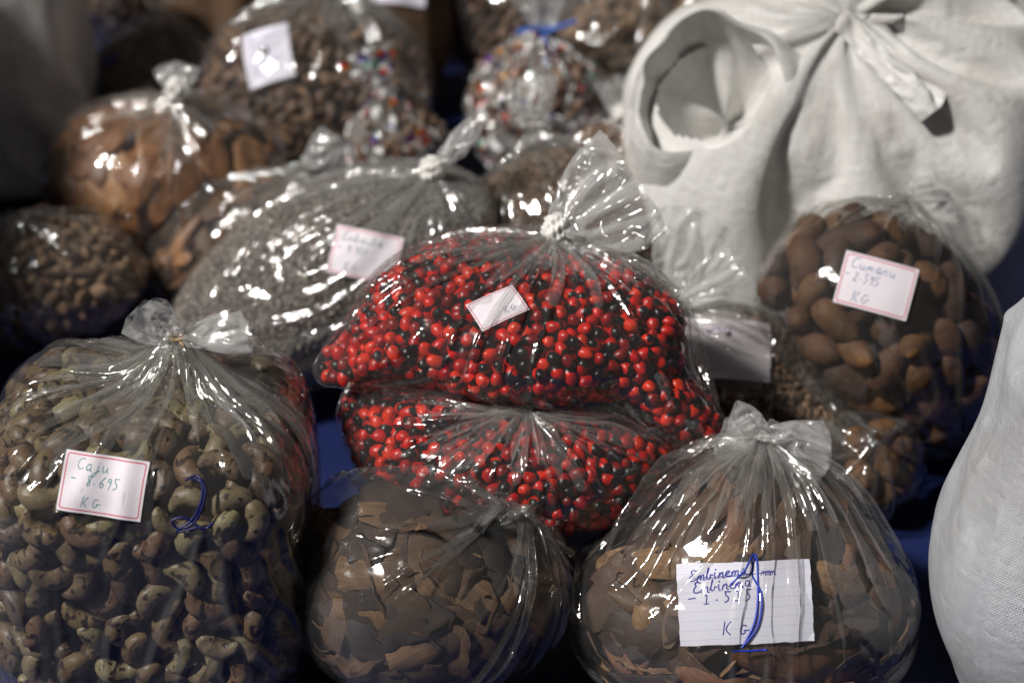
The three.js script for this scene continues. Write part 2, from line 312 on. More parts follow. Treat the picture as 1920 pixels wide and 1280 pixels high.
function tailGeometry(at, dir, base, { length = 0.09, width = 0.09, flat = [0, 0, 1], seed = 1, nu = 72, nv = 30, spread = 0.75, droop = 0, twist = 0, r0 = 0.006, steps = 40, bunch = 0.28 }) {
  const r = rng(seed), d = new THREE.Vector3(...dir).normalize(), fl = new THREE.Vector3(...flat).addScaledVector(d, -d.dot(new THREE.Vector3(...flat))).normalize(), sd = new THREE.Vector3().crossVectors(d, fl).normalize();
  const P = new Float32Array(nu * nv * 3), ph1 = r() * 6, ph2 = r() * 6, w1 = 4 + Math.floor(r() * 3), w2 = 7 + Math.floor(r() * 5), rag = Array.from({ length: nu }, (_, i) => 1 + 0.06 * Math.sin(i / nu * 6.28 * 2 + ph1) + 0.03 * Math.sin(i / nu * 6.28 * 5 + ph2));
  for (let j = 0; j < nv; j++) for (let i = 0; i < nu; i++) {
    const t = j / (nv - 1), ph = i / nu * 2 * Math.PI, a = r0 + (width / 2 - r0) * Math.pow(t, spread), b = r0 + (width / 2 * bunch - r0) * Math.pow(t, spread * 1.3), tw = twist * t;
    const ruf = (0.16 * Math.sin(w1 * ph + ph1 + 2 * t) + 0.1 * Math.sin(w2 * ph + ph2 - 3 * t)) * a * (0.4 + t) + (r() - 0.5) * 0.001;
    const cx = Math.cos(ph) * a, cy = Math.sin(ph) * b + ruf * 0.7, X = cx * Math.cos(tw) - cy * Math.sin(tw), Y = cx * Math.sin(tw) + cy * Math.cos(tw), L = length * t * rag[i], s = (j * nu + i) * 3;
    P[s] = at.x + d.x * L + sd.x * X + fl.x * Y; P[s + 1] = at.y + d.y * L + sd.y * X + fl.y * Y - droop * t * t; P[s + 2] = at.z + d.z * L + sd.z * X + fl.z * Y;
  }
  const pin = new Uint8Array(nu * nv); for (let i = 0; i < nu; i++) pin[i] = pin[nu + i] = 1;
  const ru = Array.from({ length: nv }, (_, j) => lerp(0.35, 1, Math.min(1, j / nv * 1.6)) * width * 2.35 / nu), rv = new Float32Array(nu).fill(0).map((_, i) => length / (nv - 1) * rag[i]);
  relax(P, nu, nv, ru, rv, { steps, iters: 3, pin, gravity: 1.2e-5, bend: 0.3 });
  const Q = upsample(P, nu, nv);
  return sheetGeometry(Q, nu * 2, nv * 2 - 1, width / nu, length / nv / 2, base);
}
// height of a film above a plane patch: nearest crossing of the line o + t d with the sheet
function cast(F, o, d) {
  const { P, nu, nv } = F; let best = 1e9;
  const tri = (a, b, c) => {
    a *= 3; b *= 3; c *= 3;
    const e1x = P[b] - P[a], e1y = P[b + 1] - P[a + 1], e1z = P[b + 2] - P[a + 2], e2x = P[c] - P[a], e2y = P[c + 1] - P[a + 1], e2z = P[c + 2] - P[a + 2];
    const px = d[1] * e2z - d[2] * e2y, py = d[2] * e2x - d[0] * e2z, pz = d[0] * e2y - d[1] * e2x, det = e1x * px + e1y * py + e1z * pz; if (Math.abs(det) < 1e-14) return;
    const tx = o[0] - P[a], ty = o[1] - P[a + 1], tz = o[2] - P[a + 2], u = (tx * px + ty * py + tz * pz) / det; if (u < 0 || u > 1) return;
    const qx = ty * e1z - tz * e1y, qy = tz * e1x - tx * e1z, qz = tx * e1y - ty * e1x, v = (d[0] * qx + d[1] * qy + d[2] * qz) / det; if (v < 0 || u + v > 1) return;
    const t = (e2x * qx + e2y * qy + e2z * qz) / det; if (t > 0 && t < best) best = t;
  };
  for (let j = 0; j + 1 < nv; j++) for (let i = 0; i < nu; i++) {
    const a = j * nu + i; if (Math.abs(P[a * 3] - o[0]) + Math.abs(P[a * 3 + 1] - o[1]) + Math.abs(P[a * 3 + 2] - o[2]) > 0.16) continue;
    const b = j * nu + (i + 1) % nu; tri(a, b, a + nu); tri(b, b + nu, a + nu);
  }
  return best;
}
function frameAt(n, turn) { const N = new THREE.Vector3(...n).normalize(), X = new THREE.Vector3(0, 1, 0).cross(N).normalize(), Y = new THREE.Vector3().crossVectors(N, X); const c = Math.cos(turn), s = Math.sin(turn), x = X.clone().multiplyScalar(c).addScaledVector(Y, s), y = Y.clone().multiplyScalar(c).addScaledVector(X, -s); return [x, y, N]; }
function stickerGeometry(key, q, n, turn, w, h, base, { inside = false, rough = 0, seed = 1, up = 0.0014 } = {}) {
  const [X, Y, N] = frameAt(n, turn), F = films[key], nx = 18, ny = 12, H = [], f = solid[key], R = rng(seed);
  for (let j = 0; j <= ny; j++) for (let i = 0; i <= nx; i++) {
    const o = new THREE.Vector3(...q).addScaledVector(X, (i / nx - 0.5) * w).addScaledVector(Y, (j / ny - 0.5) * h).addScaledVector(N, 0.05);
    if (inside) { let t = 0; for (let s = 0; s < 40; s++) t += (f(o.x - N.x * t, o.y - N.y * t, o.z - N.z * t) - up) * 0.8; H.push(0.05 - t); }
    else { const t = cast(F, o.toArray(), [-N.x, -N.y, -N.z]); H.push(t > 1 ? NaN : 0.05 - t); }
  }
  let A = H.map((x) => Number.isNaN(x) ? -9 : x);
  const top = Math.max(...A.filter((x) => x > -1)); A = A.map((x) => x < -1 ? top - 0.01 : x);
  const at = (a, i, j) => a[clamp(j, 0, ny) * (nx + 1) + clamp(i, 0, nx)];
  if (!inside) A = A.map((_, k) => { let m = -9; const i = k % (nx + 1), j = Math.floor(k / (nx + 1)); for (let y = -1; y <= 1; y++) for (let x = -1; x <= 1; x++) m = Math.max(m, at(A, i + x, j + y)); return m; });
  const H0 = A.slice();
  for (let it = 0; it < 5; it++) { const T = A; A = T.map((v, k) => { const i = k % (nx + 1), j = Math.floor(k / (nx + 1)); const s = (at(T, i - 1, j) + at(T, i + 1, j) + at(T, i, j - 1) + at(T, i, j + 1) + 4 * v) / 8; return inside ? s : Math.max(s, H0[k] - 0.0012); }); }
  const pos = [], uv = [], idx = [], side = (nx + 1) * (ny + 1);
  for (let s = 0; s < 2; s++) for (let j = 0; j <= ny; j++) for (let i = 0; i <= nx; i++) {
    const er = (j === ny || j === 0 || i === 0 || i === nx) ? (R() - 0.5) * rough : 0;
    const p = new THREE.Vector3(...q).addScaledVector(X, (i / nx - 0.5) * w + (i === 0 || i === nx ? er : 0)).addScaledVector(Y, (j / ny - 0.5) * h + (j === 0 || j === ny ? er : 0)).addScaledVector(N, A[j * (nx + 1) + i] + (inside ? 0 : 0.0004) - s * 0.00025);
    pos.push(p.x - base[0], p.y - base[1], p.z - base[2]); uv.push(i / nx, j / ny);
    if (i < nx && j < ny) { const a = s * side + j * (nx + 1) + i, b = a + 1, c = a + nx + 1, d = c + 1; if (s) idx.push(a, c, b, b, c, d); else idx.push(a, b, c, b, d, c); }
  }
  const g = new THREE.BufferGeometry(); g.setAttribute('position', new THREE.Float32BufferAttribute(pos, 3)); g.setAttribute('uv', new THREE.Float32BufferAttribute(uv, 2)); g.setIndex(idx); g.computeVertexNormals();
  return g;
}
function strokeGeometry(key, q, n, turn, strokes, w, h, width, base) {   // felt pen drawn on the film
  const [X, Y, N] = frameAt(n, turn), F = films[key], out = [];
  for (const st of strokes) {
    const pts = new THREE.CatmullRomCurve3(st.map(([x, y]) => new THREE.Vector3(x, y, 0))).getPoints(st.length * 6).map((p) => {
      const o = new THREE.Vector3(...q).addScaledVector(X, p.x * w).addScaledVector(Y, p.y * h).addScaledVector(N, 0.05), t = cast(F, o.toArray(), [-N.x, -N.y, -N.z]);
      return o.addScaledVector(N, -(t > 1 ? 0.045 : t));
    });
    for (let k = 1; k < pts.length - 1; k++) pts[k].lerp(pts[k - 1].clone().add(pts[k + 1]).multiplyScalar(0.5), 0.5);
    const g = new THREE.TubeGeometry(new THREE.CatmullRomCurve3(pts), pts.length * 2, width, 6); g.translate(-base[0], -base[1], -base[2]); out.push(g);
  }
  return mergeGeometries(out);
}
// ---- handwriting
const GL = {
  C: [[[0.6, 0.85], [0.35, 1], [0.08, 0.7], [0.05, 0.3], [0.3, 0], [0.65, 0.15]]], a: [[[0.45, 0.5], [0.2, 0.55], [0.05, 0.25], [0.2, 0], [0.42, 0.15], [0.45, 0.5], [0.45, 0.1], [0.6, 0.02]]],
  j: [[[0.32, 0.5], [0.3, -0.2], [0.1, -0.4], [-0.05, -0.22], [0.5, 0.1]], [[0.33, 0.72], [0.35, 0.75]]], u: [[[0.05, 0.5], [0.08, 0.1], [0.25, 0], [0.45, 0.2], [0.45, 0.5], [0.47, 0.05], [0.6, 0.02]]],
  m: [[[0.03, 0], [0.08, 0.5], [0.08, 0.1], [0.2, 0.5], [0.32, 0.4], [0.3, 0], [0.32, 0.3], [0.47, 0.5], [0.57, 0.4], [0.55, 0.05], [0.68, 0.02]]], b: [[[0, 0.1], [0.2, 0.7], [0.22, 1.05], [0.12, 0.9], [0.08, 0.15], [0.25, 0], [0.42, 0.2], [0.35, 0.42], [0.6, 0.38]]],
  i: [[[0.08, 0.5], [0.1, 0.05], [0.24, 0.02]], [[0.13, 0.76], [0.15, 0.78]]], r: [[[0.03, 0], [0.08, 0.5], [0.1, 0.25], [0.25, 0.5], [0.38, 0.42], [0.35, 0.05], [0.5, 0.02]]], e: [[[0.02, 0.2], [0.4, 0.32], [0.32, 0.52], [0.14, 0.48], [0.05, 0.2], [0.2, 0], [0.48, 0.08]]],
  n: [[[0.03, 0], [0.08, 0.5], [0.08, 0.2], [0.27, 0.5], [0.4, 0.4], [0.4, 0.05], [0.52, 0.02]]], E: [[[0.55, 0.85], [0.3, 1], [0.1, 0.78], [0.3, 0.55], [0.08, 0.4], [0.05, 0.1], [0.3, 0], [0.6, 0.15]]],
  K: [[[0.12, 1], [0.08, 0]], [[0.6, 1], [0.14, 0.45], [0.62, 0]]], G: [[[0.6, 0.8], [0.3, 0.95], [0.05, 0.5], [0.2, 0.03], [0.5, 0.1], [0.58, 0.4], [0.32, 0.4], [0.85, 0.42]]],
  0: [[[0.3, 1], [0.08, 0.6], [0.15, 0.05], [0.4, 0.1], [0.5, 0.6], [0.3, 1]]], 1: [[[0.1, 0.75], [0.3, 1], [0.28, 0]], [[0.08, 0], [0.5, 0.02]]], 2: [[[0.08, 0.8], [0.3, 1], [0.48, 0.75], [0.25, 0.35], [0.06, 0], [0.3, 0.08], [0.55, 0]]], 3: [[[0.08, 0.95], [0.4, 0.95], [0.2, 0.6], [0.45, 0.45], [0.35, 0.05], [0.05, 0.08]]],
  5: [[[0.1, 1], [0.12, 0.6], [0.4, 0.55], [0.42, 0.15], [0.1, 0]], [[0.1, 1], [0.5, 1]]], 6: [[[0.45, 1], [0.15, 0.6], [0.08, 0.2], [0.3, 0], [0.48, 0.25], [0.3, 0.48], [0.1, 0.3]]], 8: [[[0.45, 0.9], [0.2, 1], [0.12, 0.75], [0.42, 0.35], [0.3, 0], [0.08, 0.2], [0.38, 0.65], [0.45, 0.9]]],
  9: [[[0.45, 0.8], [0.25, 1], [0.08, 0.75], [0.25, 0.55], [0.45, 0.8], [0.42, 0.4], [0.3, 0]]], '.': [[[0.15, 0.3], [0.2, 0.32], [0.17, 0.28]]], '-': [[[0.05, 0.4], [0.5, 0.42]]], ' ': [],
};
function write(ctx, text, x, y, size, gap, color, lw, seed, tilt = 0) {
  const r = rng(seed); ctx.strokeStyle = color; ctx.lineCap = ctx.lineJoin = 'round';
  for (const ch of text) {
    const gl = GL[ch] || []; let w = 0.35;
    for (const st of gl) {
      const p = st.map(([a, b]) => { w = Math.max(w, a); return [x + a * size + b * size * 0.12 + (r() - 0.5) * size * 0.05, y - b * size + (r() - 0.5) * size * 0.05]; });
      ctx.lineWidth = lw * (0.85 + r() * 0.35); ctx.beginPath(); ctx.moveTo(...p[0]);
      for (let k = 1; k < p.length - 1; k++) ctx.quadraticCurveTo(p[k][0], p[k][1], (p[k][0] + p[k + 1][0]) / 2, (p[k][1] + p[k + 1][1]) / 2);
      ctx.lineTo(...p[p.length - 1]); ctx.stroke();
    }
    x += (w + gap) * size; y += tilt * size;
  }
}
function canvasTex(w, h, draw) { const c = document.createElement('canvas'); c.width = w; c.height = h; const x = c.getContext('2d'); draw(x, w, h); const t = new THREE.CanvasTexture(c); t.colorSpace = THREE.SRGBColorSpace; t.magFilter = THREE.LinearFilter; return t; }
function paperBase(x, w, h, tint, seed) { x.fillStyle = tint; x.fillRect(0, 0, w, h); const r = rng(seed); for (let k = 0; k < 500; k++) { x.fillStyle = `rgba(${120 + r() * 60},${110 + r() * 60},${110 + r() * 70},${0.02 + r() * 0.04})`; x.fillRect(r() * w, r() * h, 1 + r() * 5, 1 + r() * 3); } }
function redSticker(lines, ink, seed) {
  return canvasTex(768, 512, (x, w, h) => {
    paperBase(x, w, h, '#e4dde4', seed);
    x.strokeStyle = '#c23050'; x.lineWidth = 10; x.beginPath(); x.roundRect(26, 24, w - 52, h - 48, 20); x.stroke();
    lines.forEach(([t, a, b, s, g], k) => write(x, t, a, b, s, g ?? 0.14, ink, 8, seed * 7 + k, 0.0));
  });
}
const paper = (map) => std({ map, roughness: 0.75, side: THREE.DoubleSide });

// ================================================================== bags
const GROUP = 'clear plastic bags of seeds on the tarp';
function makeBag(key, label, o) {
  const base = [o.center[0], 0, o.center[2]], t = thing(o.name ?? 'plastic_bag', label, o.category ?? 'bag', base, o.group ?? GROUP);
  const F = wrap(key, o);
  part(o.sheet ?? 'film', sheetGeometry(F.P, F.nu, F.nv, F.du, F.dv, base, o.hole), o.mat ?? M.film, t);
  if (o.pleats) {   // the inner layer of film folded into the gathered neck
    const { P, nu, nv } = F, j0 = Math.floor(nv * o.pleats), m = nv - j0, S = new Float32Array(nu * m * 3), R = rng(o.seed + 400), sh = Math.max(2, Math.round(nu * 0.035)), wob = Array.from({ length: nu }, (_, i) => noise3(i * 0.22, 3, o.seed) - 0.45);
    for (let j = 0; j < m; j++) for (let i = 0; i < nu; i++) {
      const a = ((j + j0) * nu + (i + sh) % nu) * 3, b = ((j + j0) * nu + (i + nu - sh) % nu) * 3, t = j / (m - 1), k = (1 - t) * t * 4, d = (j * nu + i) * 3, amp = 0.007 * k * wob[i] - 0.0012;
      for (let c = 0; c < 3; c++) { const mid = P[a + c] * 0.75 + P[b + c] * 0.25, ax = F.neck.toArray()[c] - o.center[c]; S[d + c] = mid + amp * (mid - o.center[c] - ax * 0.5) / 0.12; }
    }
    for (let i = 0; i < nu; i++) { const st = Math.floor(m * clamp(noise3(i * 0.3, 9, o.seed) * 0.75 + (noise3(i * 0.07, 5, o.seed) - 0.5) * 0.7, 0, 0.85)); for (let j = 0; j < st; j++) for (let c = 0; c < 3; c++) S[(j * nu + i) * 3 + c] = S[(st * nu + i) * 3 + c]; }   // folds end at uneven heights
    part('pleats', sheetGeometry(S, nu, m, F.du, F.dv, base), M.pleat, t);
  }
  if (o.knot) part('knot', knotGeometry(o.knot, o.seed, base, F.neck.clone().addScaledVector(F.axis, o.knot * 0.3), F.axis), o.knotMat ?? M.knot, t);
  (o.tails || []).forEach((q, k) => part('tail', tailGeometry(F.neck.clone().add(new THREE.Vector3(...(q.from ?? [0, 0, 0]))), q.dir, base, { seed: o.seed * 13 + k, ...q }), q.mat ?? M.tail, t));
  t.userData.base = undefined; delete t.userData.base;
  return { t, base, F };
}

// ================================================================== contents
const camPos = camera.position.toArray();
function hiddenBy(key, p) {   // whether another filled bag stands between the point and the viewer
  const d = [camPos[0] - p[0], camPos[1] - p[1], camPos[2] - p[2]], l = Math.hypot(...d); let t = 0.02;
  for (let s = 0; s < 40 && t < 1.2; s++) { let m = 1; for (const k in own) if (k !== key) m = Math.min(m, own[k](p[0] + d[0] / l * t, p[1] + d[1] / l * t, p[2] + d[2] / l * t)); if (m < 0.001) return true; t += Math.max(m, 0.004); }
  return false;
}
const inFrame = (() => { const m = new THREE.Matrix4(), v = new THREE.Vector3(); camera.updateMatrixWorld(); camera.updateProjectionMatrix(); m.multiplyMatrices(camera.projectionMatrix, camera.matrixWorldInverse); return (p) => { v.set(...p).applyMatrix4(m); return Math.abs(v.x) < 1.03 && Math.abs(v.y) < 1.03; }; })();
function bounds(key) { const F = films[key]; return [F.lo, F.hi]; }
function pack(key, r, depth, seed, iters = 30, fill = 0.62, skin = r) {
  const f = solid[key], [lo, hi] = bounds(key), R = rng(seed), pts = []; let inside = 0; const tries = 60000, vol = (hi[0] - lo[0]) * (hi[1] - lo[1]) * (hi[2] - lo[2]);
  for (let k = 0; k < tries; k++) { const d = f(lo[0] + R() * (hi[0] - lo[0]), lo[1] + R() * (hi[1] - lo[1]), lo[2] + R() * (hi[2] - lo[2])); if (d < 0 && d > -depth) inside++; }
  const want = Math.floor(vol * inside / tries * fill / (4.19 * r * r * r));
  while (pts.length < want) { const p = [lo[0] + R() * (hi[0] - lo[0]), lo[1] + R() * (hi[1] - lo[1]), lo[2] + R() * (hi[2] - lo[2])], d = f(...p); if (d < -skin * 0.6 && d > -depth) pts.push(p); }
  const cell = 2 * r;
  for (let it = 0; it < iters; it++) {
    const map = new Map(), id = (x, y, z) => (Math.floor(x / cell) + 500) * 1048576 + (Math.floor(y / cell) + 500) * 1024 + Math.floor(z / cell) + 500;
    pts.forEach((p, i) => { const k = id(...p); const a = map.get(k); if (a) a.push(i); else map.set(k, [i]); });
    pts.forEach((p, i) => {
      for (let a = -1; a <= 1; a++) for (let b = -1; b <= 1; b++) for (let c = -1; c <= 1; c++) for (const j of map.get(id(p[0] + a * cell, p[1] + b * cell, p[2] + c * cell)) || []) if (j > i) {
        const q = pts[j], x = q[0] - p[0], y = q[1] - p[1], z = q[2] - p[2], l = Math.sqrt(x * x + y * y + z * z) + 1e-9; if (l >= cell) continue;
        const s = (cell - l) / l * 0.4; p[0] -= x * s; p[1] -= y * s; p[2] -= z * s; q[0] += x * s; q[1] += y * s; q[2] += z * s;
      }
      const d = f(...p); if (d > -skin) { const g = grad(f, ...p), m = d + skin; for (let c = 0; c < 3; c++) p[c] -= g[c] * m; } else if (d < -depth) { const g = grad(f, ...p), m = (-depth - d) * 0.5; for (let c = 0; c < 3; c++) p[c] += g[c] * m; }
    });
  }
  return pts.map((p) => { const d = f(...p), n = grad(f, ...p), v = [camPos[0] - p[0], camPos[1] - p[1], camPos[2] - p[2]], l = Math.hypot(...v); return { p, d, n, face: (n[0] * v[0] + n[1] * v[1] + n[2] * v[2]) / l }; }).filter((q) => q.d < 0);
}
const Z1 = new THREE.Vector3(0, 1, 0);
function randQ(R) { const a = R(), b = R() * 6.283, c = R() * 6.283, s = Math.sqrt(1 - a), t = Math.sqrt(a); return new THREE.Quaternion(s * Math.sin(b), s * Math.cos(b), t * Math.sin(c), t * Math.cos(c)); }
function flatQ(n, R, tilt, spin) { const N = new THREE.Vector3(n[0] + (R() - 0.5) * tilt, n[1] + (R() - 0.5) * tilt, n[2] + (R() - 0.5) * tilt).normalize(); return new THREE.Quaternion().setFromUnitVectors(Z1, N).multiply(new THREE.Quaternion().setFromAxisAngle(Z1, spin ?? R() * 6.283)); }
// fills a bag: up to `most` pieces in view become objects of their own, the rest one mass
function fill(key, pts, { geos, mats, name, label, category, group, most, near, quat, scale = () => 1, seed, reach = 2.4, r, rest = true, long = false, tones }) {
  const R = rng(seed), cand = [], mass = [], [lo, hi] = bounds(key);
  pts.forEach((q) => { (q.face > -0.15 && q.d > -reach * r && inFrame(q.p) ? cand : mass).push(q); });
  cand.sort((a, b) => (b.face * 0.3 + b.d / r) - (a.face * 0.3 + a.d / r));
  const f = solid[key], v = new THREE.Vector3();
  const settle = (q, geo, qt, sc) => {   // push a long piece inwards until its ends are inside the bag
    if (!long) return [q.p, sc];
    const p = q.p.slice(), at = geo.attributes.position; let out = 1;
    for (let k = 0; k < 9 && out > -0.0008; k++) {
      out = -1; for (let i = 0; i < at.count; i += 5) { v.fromBufferAttribute(at, i).multiplyScalar(sc).applyQuaternion(qt); out = Math.max(out, f(p[0] + v.x, p[1] + v.y, p[2] + v.z)); }
      if (out > -0.0008) { for (let c = 0; c < 3; c++) p[c] -= q.n[c] * clamp(out + 0.001, 0.0015, 0.006); sc *= 0.97; }
    }
    if (out > 0.0015) sc = 0;
    return [p, sc];
  };
  let count = 0;
  for (const q of cand) {
    if (count >= most || hiddenBy(key, q.p)) { mass.push(q); continue; }
    count++;
    const geo = geos[Math.floor(R() * geos.length)], m = new THREE.Mesh(geo, mats[Math.floor(R() * mats.length)]), qt = quat(q, R), [at, sc] = settle(q, geo, qt, scale(R)); if (!sc) { count--; continue; }
    m.name = numbered(name); m.position.set(...at); m.quaternion.copy(qt); m.scale.setScalar(sc); m.castShadow = m.receiveShadow = true;
    const hgt = (q.p[1] - lo[1]) / (hi[1] - lo[1]), tone = tones ? tones[mats.indexOf(m.material)] + ' ' : '';
    m.userData = { label: tone + label + (hgt > 0.66 ? ', near the top' : hgt > 0.33 ? ', halfway up' : ', near the bottom'), category, group }; scene.add(m);
  }
  if (!rest || !mass.length) return;
  geos.length && mats.forEach((mt, k) => {
    const mine = mass.filter((_, i) => i % mats.length === k); if (!mine.length) return;
    const im = new THREE.InstancedMesh(geos[k % geos.length], mt, mine.length), mm = new THREE.Matrix4();
    mine.forEach((q, i) => { const qt = quat(q, R), [at, s0] = settle(q, geos[k % geos.length], qt, scale(R)), s = s0 || 0.2; im.setMatrixAt(i, mm.compose(new THREE.Vector3(...at), qt, new THREE.Vector3(s, s, s))); });
    im.name = numbered(name + '_mass'); im.castShadow = im.receiveShadow = true; im.userData = { label: near, category, kind: 'stuff', group }; scene.add(im);
  });
}
// ---- piece shapes
function lump(rx, ry, rz, seed, rough = 0.06, freq = 60, nu = 16, nv = 12) {
  const g = new THREE.SphereGeometry(1, nu, nv), p = g.attributes.position;
  for (let i = 0; i < p.count; i++) { const x = p.getX(i) * rx, y = p.getY(i) * ry, z = p.getZ(i) * rz, k = 1 + rough * (noise3(x * freq + seed * 7, y * freq, z * freq) - 0.5) * 2; p.setXYZ(i, x * k, y * k, z * k); }
  g.computeVertexNormals(); return g;
}
function kidney(L, w, t, seed) {
  const g = new THREE.SphereGeometry(1, 22, 16).rotateZ(Math.PI / 2), p = g.attributes.position, r = rng(seed), bend = 1.3 + r() * 0.35, fat = 0.14 + r() * 0.16;
  for (let i = 0; i < p.count; i++) {
    let x = p.getX(i), y = p.getY(i), z = p.getZ(i); const k = 1 + fat * x; y *= w * k; z *= t * k;
    const a = x * bend, rad = L / bend; const X = Math.sin(a) * (rad + y), Y = Math.cos(a) * (rad + y) - rad * 0.8; const n = 1 + 0.05 * (noise3(X * 120 + seed, Y * 120, z * 120) - 0.5);
    p.setXYZ(i, X * n, Y * n, z * n);
  }
  g.computeVertexNormals(); return g;
}
function flake(L, W, th, curveR, seed, ragged = 0.15, taper = 1) {   // a curved scrap with two faces and an edge, lying in x-z, curving down over y
  const nx = 12, nz = 5, r = rng(seed), pos = [], uv = [], idx = [], side = (nx + 1) * (nz + 1), e0 = Array.from({ length: nx + 1 }, () => 1 - ragged * r()), e1 = Array.from({ length: nx + 1 }, () => 1 - ragged * r()), cup = (r() - 0.6) * 0.012, roll = (r() - 0.5) * 0.3, skew = (r() - 0.5) * 0.5, off = r() * 20;
  for (let s = 0; s < 2; s++) for (let j = 0; j <= nz; j++) for (let i = 0; i <= nx; i++) {
    const t = i / nx * 2 - 1, q = j / nz * 2 - 1, wid = W / 2 * lerp(1, Math.sqrt(Math.max(0.02, 1 - Math.pow(Math.abs(t), 2.2))), taper) * (q < 0 ? e0[i] : e1[i]), x = t * L / 2 + q * skew * W * 0.3 + (r() - 0.5) * ragged * 0.004, z = q * wid;
    const y = -(x * x + z * z) / (2 * curveR) + cup * q * q + roll * x * q * 0.4 + (noise3(x * 60 + off, z * 60, seed) - 0.5) * 0.006 + (noise3(x * 25 + off, z * 25, seed + 3) - 0.5) * 0.006 - 0.0012 * Math.exp(-q * q * 60)  - (s ? th : 0);
    pos.push(x, y, z); uv.push(x * 9 + off, z * 9 + off);
    if (i < nx && j < nz) { const a = s * side + j * (nx + 1) + i, b = a + 1, c = a + nx + 1, d = c + 1; if (s) idx.push(a, b, c, b, d, c); else idx.push(a, c, b, b, c, d); }
  }
  const rim = []; for (let i = 0; i <= nx; i++) rim.push(i); for (let j = 1; j <= nz; j++) rim.push(j * (nx + 1) + nx); for (let i = nx - 1; i >= 0; i--) rim.push(nz * (nx + 1) + i); for (let j = nz - 1; j > 0; j--) rim.push(j * (nx + 1));
  rim.forEach((a, k) => { const b = rim[(k + 1) % rim.length]; idx.push(a, b, a + side, b, b + side, a + side); });
  const g = new THREE.BufferGeometry(); g.setAttribute('position', new THREE.Float32BufferAttribute(pos, 3)); g.setAttribute('uv', new THREE.Float32BufferAttribute(uv, 2)); g.setIndex(idx); g.computeVertexNormals(); return g;
}
// ---- content materials
const mottle = (a, b, spot, seed, amount = 0.5) => tex(128, (x, y) => { const n = tfbm(x, y, 4, seed, 4), s = tfbm(x, y, 12, seed + 5, 2), c = mix3(a, b, clamp((n - 0.3) * 2.2, 0, 1)); return s > 1 - amount * 0.62 ? mix3(c, spot, clamp((s - (1 - amount * 0.62)) * 9, 0, 1)) : c; }, true);
const fibre = (a, b, c, seed) => tex(256, (x, y) => { const n = tfbm(x * 0.999, y, 3, seed, 3), s = tnoise(x, y, 8, seed + 1) * 0.3 + tnoise(x + n * 0.04, (y * 8) % 1, 16, seed + 2) * 0.7, m = mix3(a, b, clamp((s - 0.2) * 1.5, 0, 1)); return mix3(m, c, clamp((n - 0.55) * 3, 0, 0.8)); }, true, 1);
const grain = tex(128, (x, y) => tfbm(x, y, 6, 5, 4), false);
const nutMats = [[[0.54, 0.49, 0.38], [0.41, 0.35, 0.26], [0.15, 0.1, 0.07]], [[0.45, 0.38, 0.29], [0.33, 0.26, 0.19], [0.13, 0.09, 0.065]], [[0.56, 0.52, 0.39], [0.45, 0.4, 0.28], [0.2, 0.14, 0.09]], [[0.37, 0.3, 0.24], [0.27, 0.21, 0.165], [0.12, 0.085, 0.065]], [[0.46, 0.39, 0.28], [0.35, 0.27, 0.18], [0.17, 0.11, 0.07]], [[0.48, 0.4, 0.31], [0.39, 0.28, 0.2], [0.16, 0.1, 0.07]]].map((c, k) => phys({ map: mottle(...c, 30 + k * 3, 0.6), roughness: 0.46, bumpMap: grain, bumpScale: 0.0016 }));
const redTex = (red, black, cap, seed) => tex(64, (x, y) => { const e = cap + 0.05 * Math.sin(x * 12.6 + seed) + 0.1 * (tnoise(x, y, 8, seed) - 0.5); const n = 0.72 + 0.5 * tfbm(x, y, 5, seed + 2, 3); const c = y > e ? red : black; return mix3(c.map((v) => v * n), [0.45, 0.2, 0.14], clamp((tnoise(x, y, 16, seed + 9) - 0.82) * 3, 0, 0.4)); }, true);
const seedMats = [[[0.84, 0.11, 0.06], [0.04, 0.036, 0.038], 0.36], [[0.72, 0.07, 0.05], [0.035, 0.03, 0.03], 0.42], [[0.88, 0.2, 0.09], [0.04, 0.035, 0.036], 0.32], [[0.6, 0.05, 0.045], [0.04, 0.034, 0.036], 0.4], [[0.8, 0.09, 0.05], [0.03, 0.03, 0.034], 0.52], [[0.5, 0.06, 0.05], [0.05, 0.04, 0.038], 0.46]].map((c, k) => phys({ map: redTex(...c, 3 + k), roughness: 0.4, clearcoat: 0.15, clearcoatRoughness: 0.25 }));
const seedGeos = [lump(0.0051, 0.0076, 0.0056, 1, 0.07, 120, 14, 12), lump(0.0049, 0.0079, 0.0053, 2, 0.09, 120, 14, 12), lump(0.0053, 0.0073, 0.0053, 3, 0.09, 130, 14, 12)];
const barkMats = [[[0.36, 0.27, 0.2], [0.25, 0.185, 0.14], [0.17, 0.125, 0.1]], [[0.27, 0.2, 0.16], [0.19, 0.14, 0.115], [0.13, 0.1, 0.085]], [[0.47, 0.36, 0.26], [0.34, 0.255, 0.18], [0.21, 0.155, 0.115]], [[0.21, 0.165, 0.145], [0.15, 0.115, 0.105], [0.1, 0.08, 0.075]]].map((c, k) => std({ map: fibre(...c, 50 + k * 4), roughness: 0.85, bumpMap: grain, bumpScale: 0.0012, side: THREE.DoubleSide }));
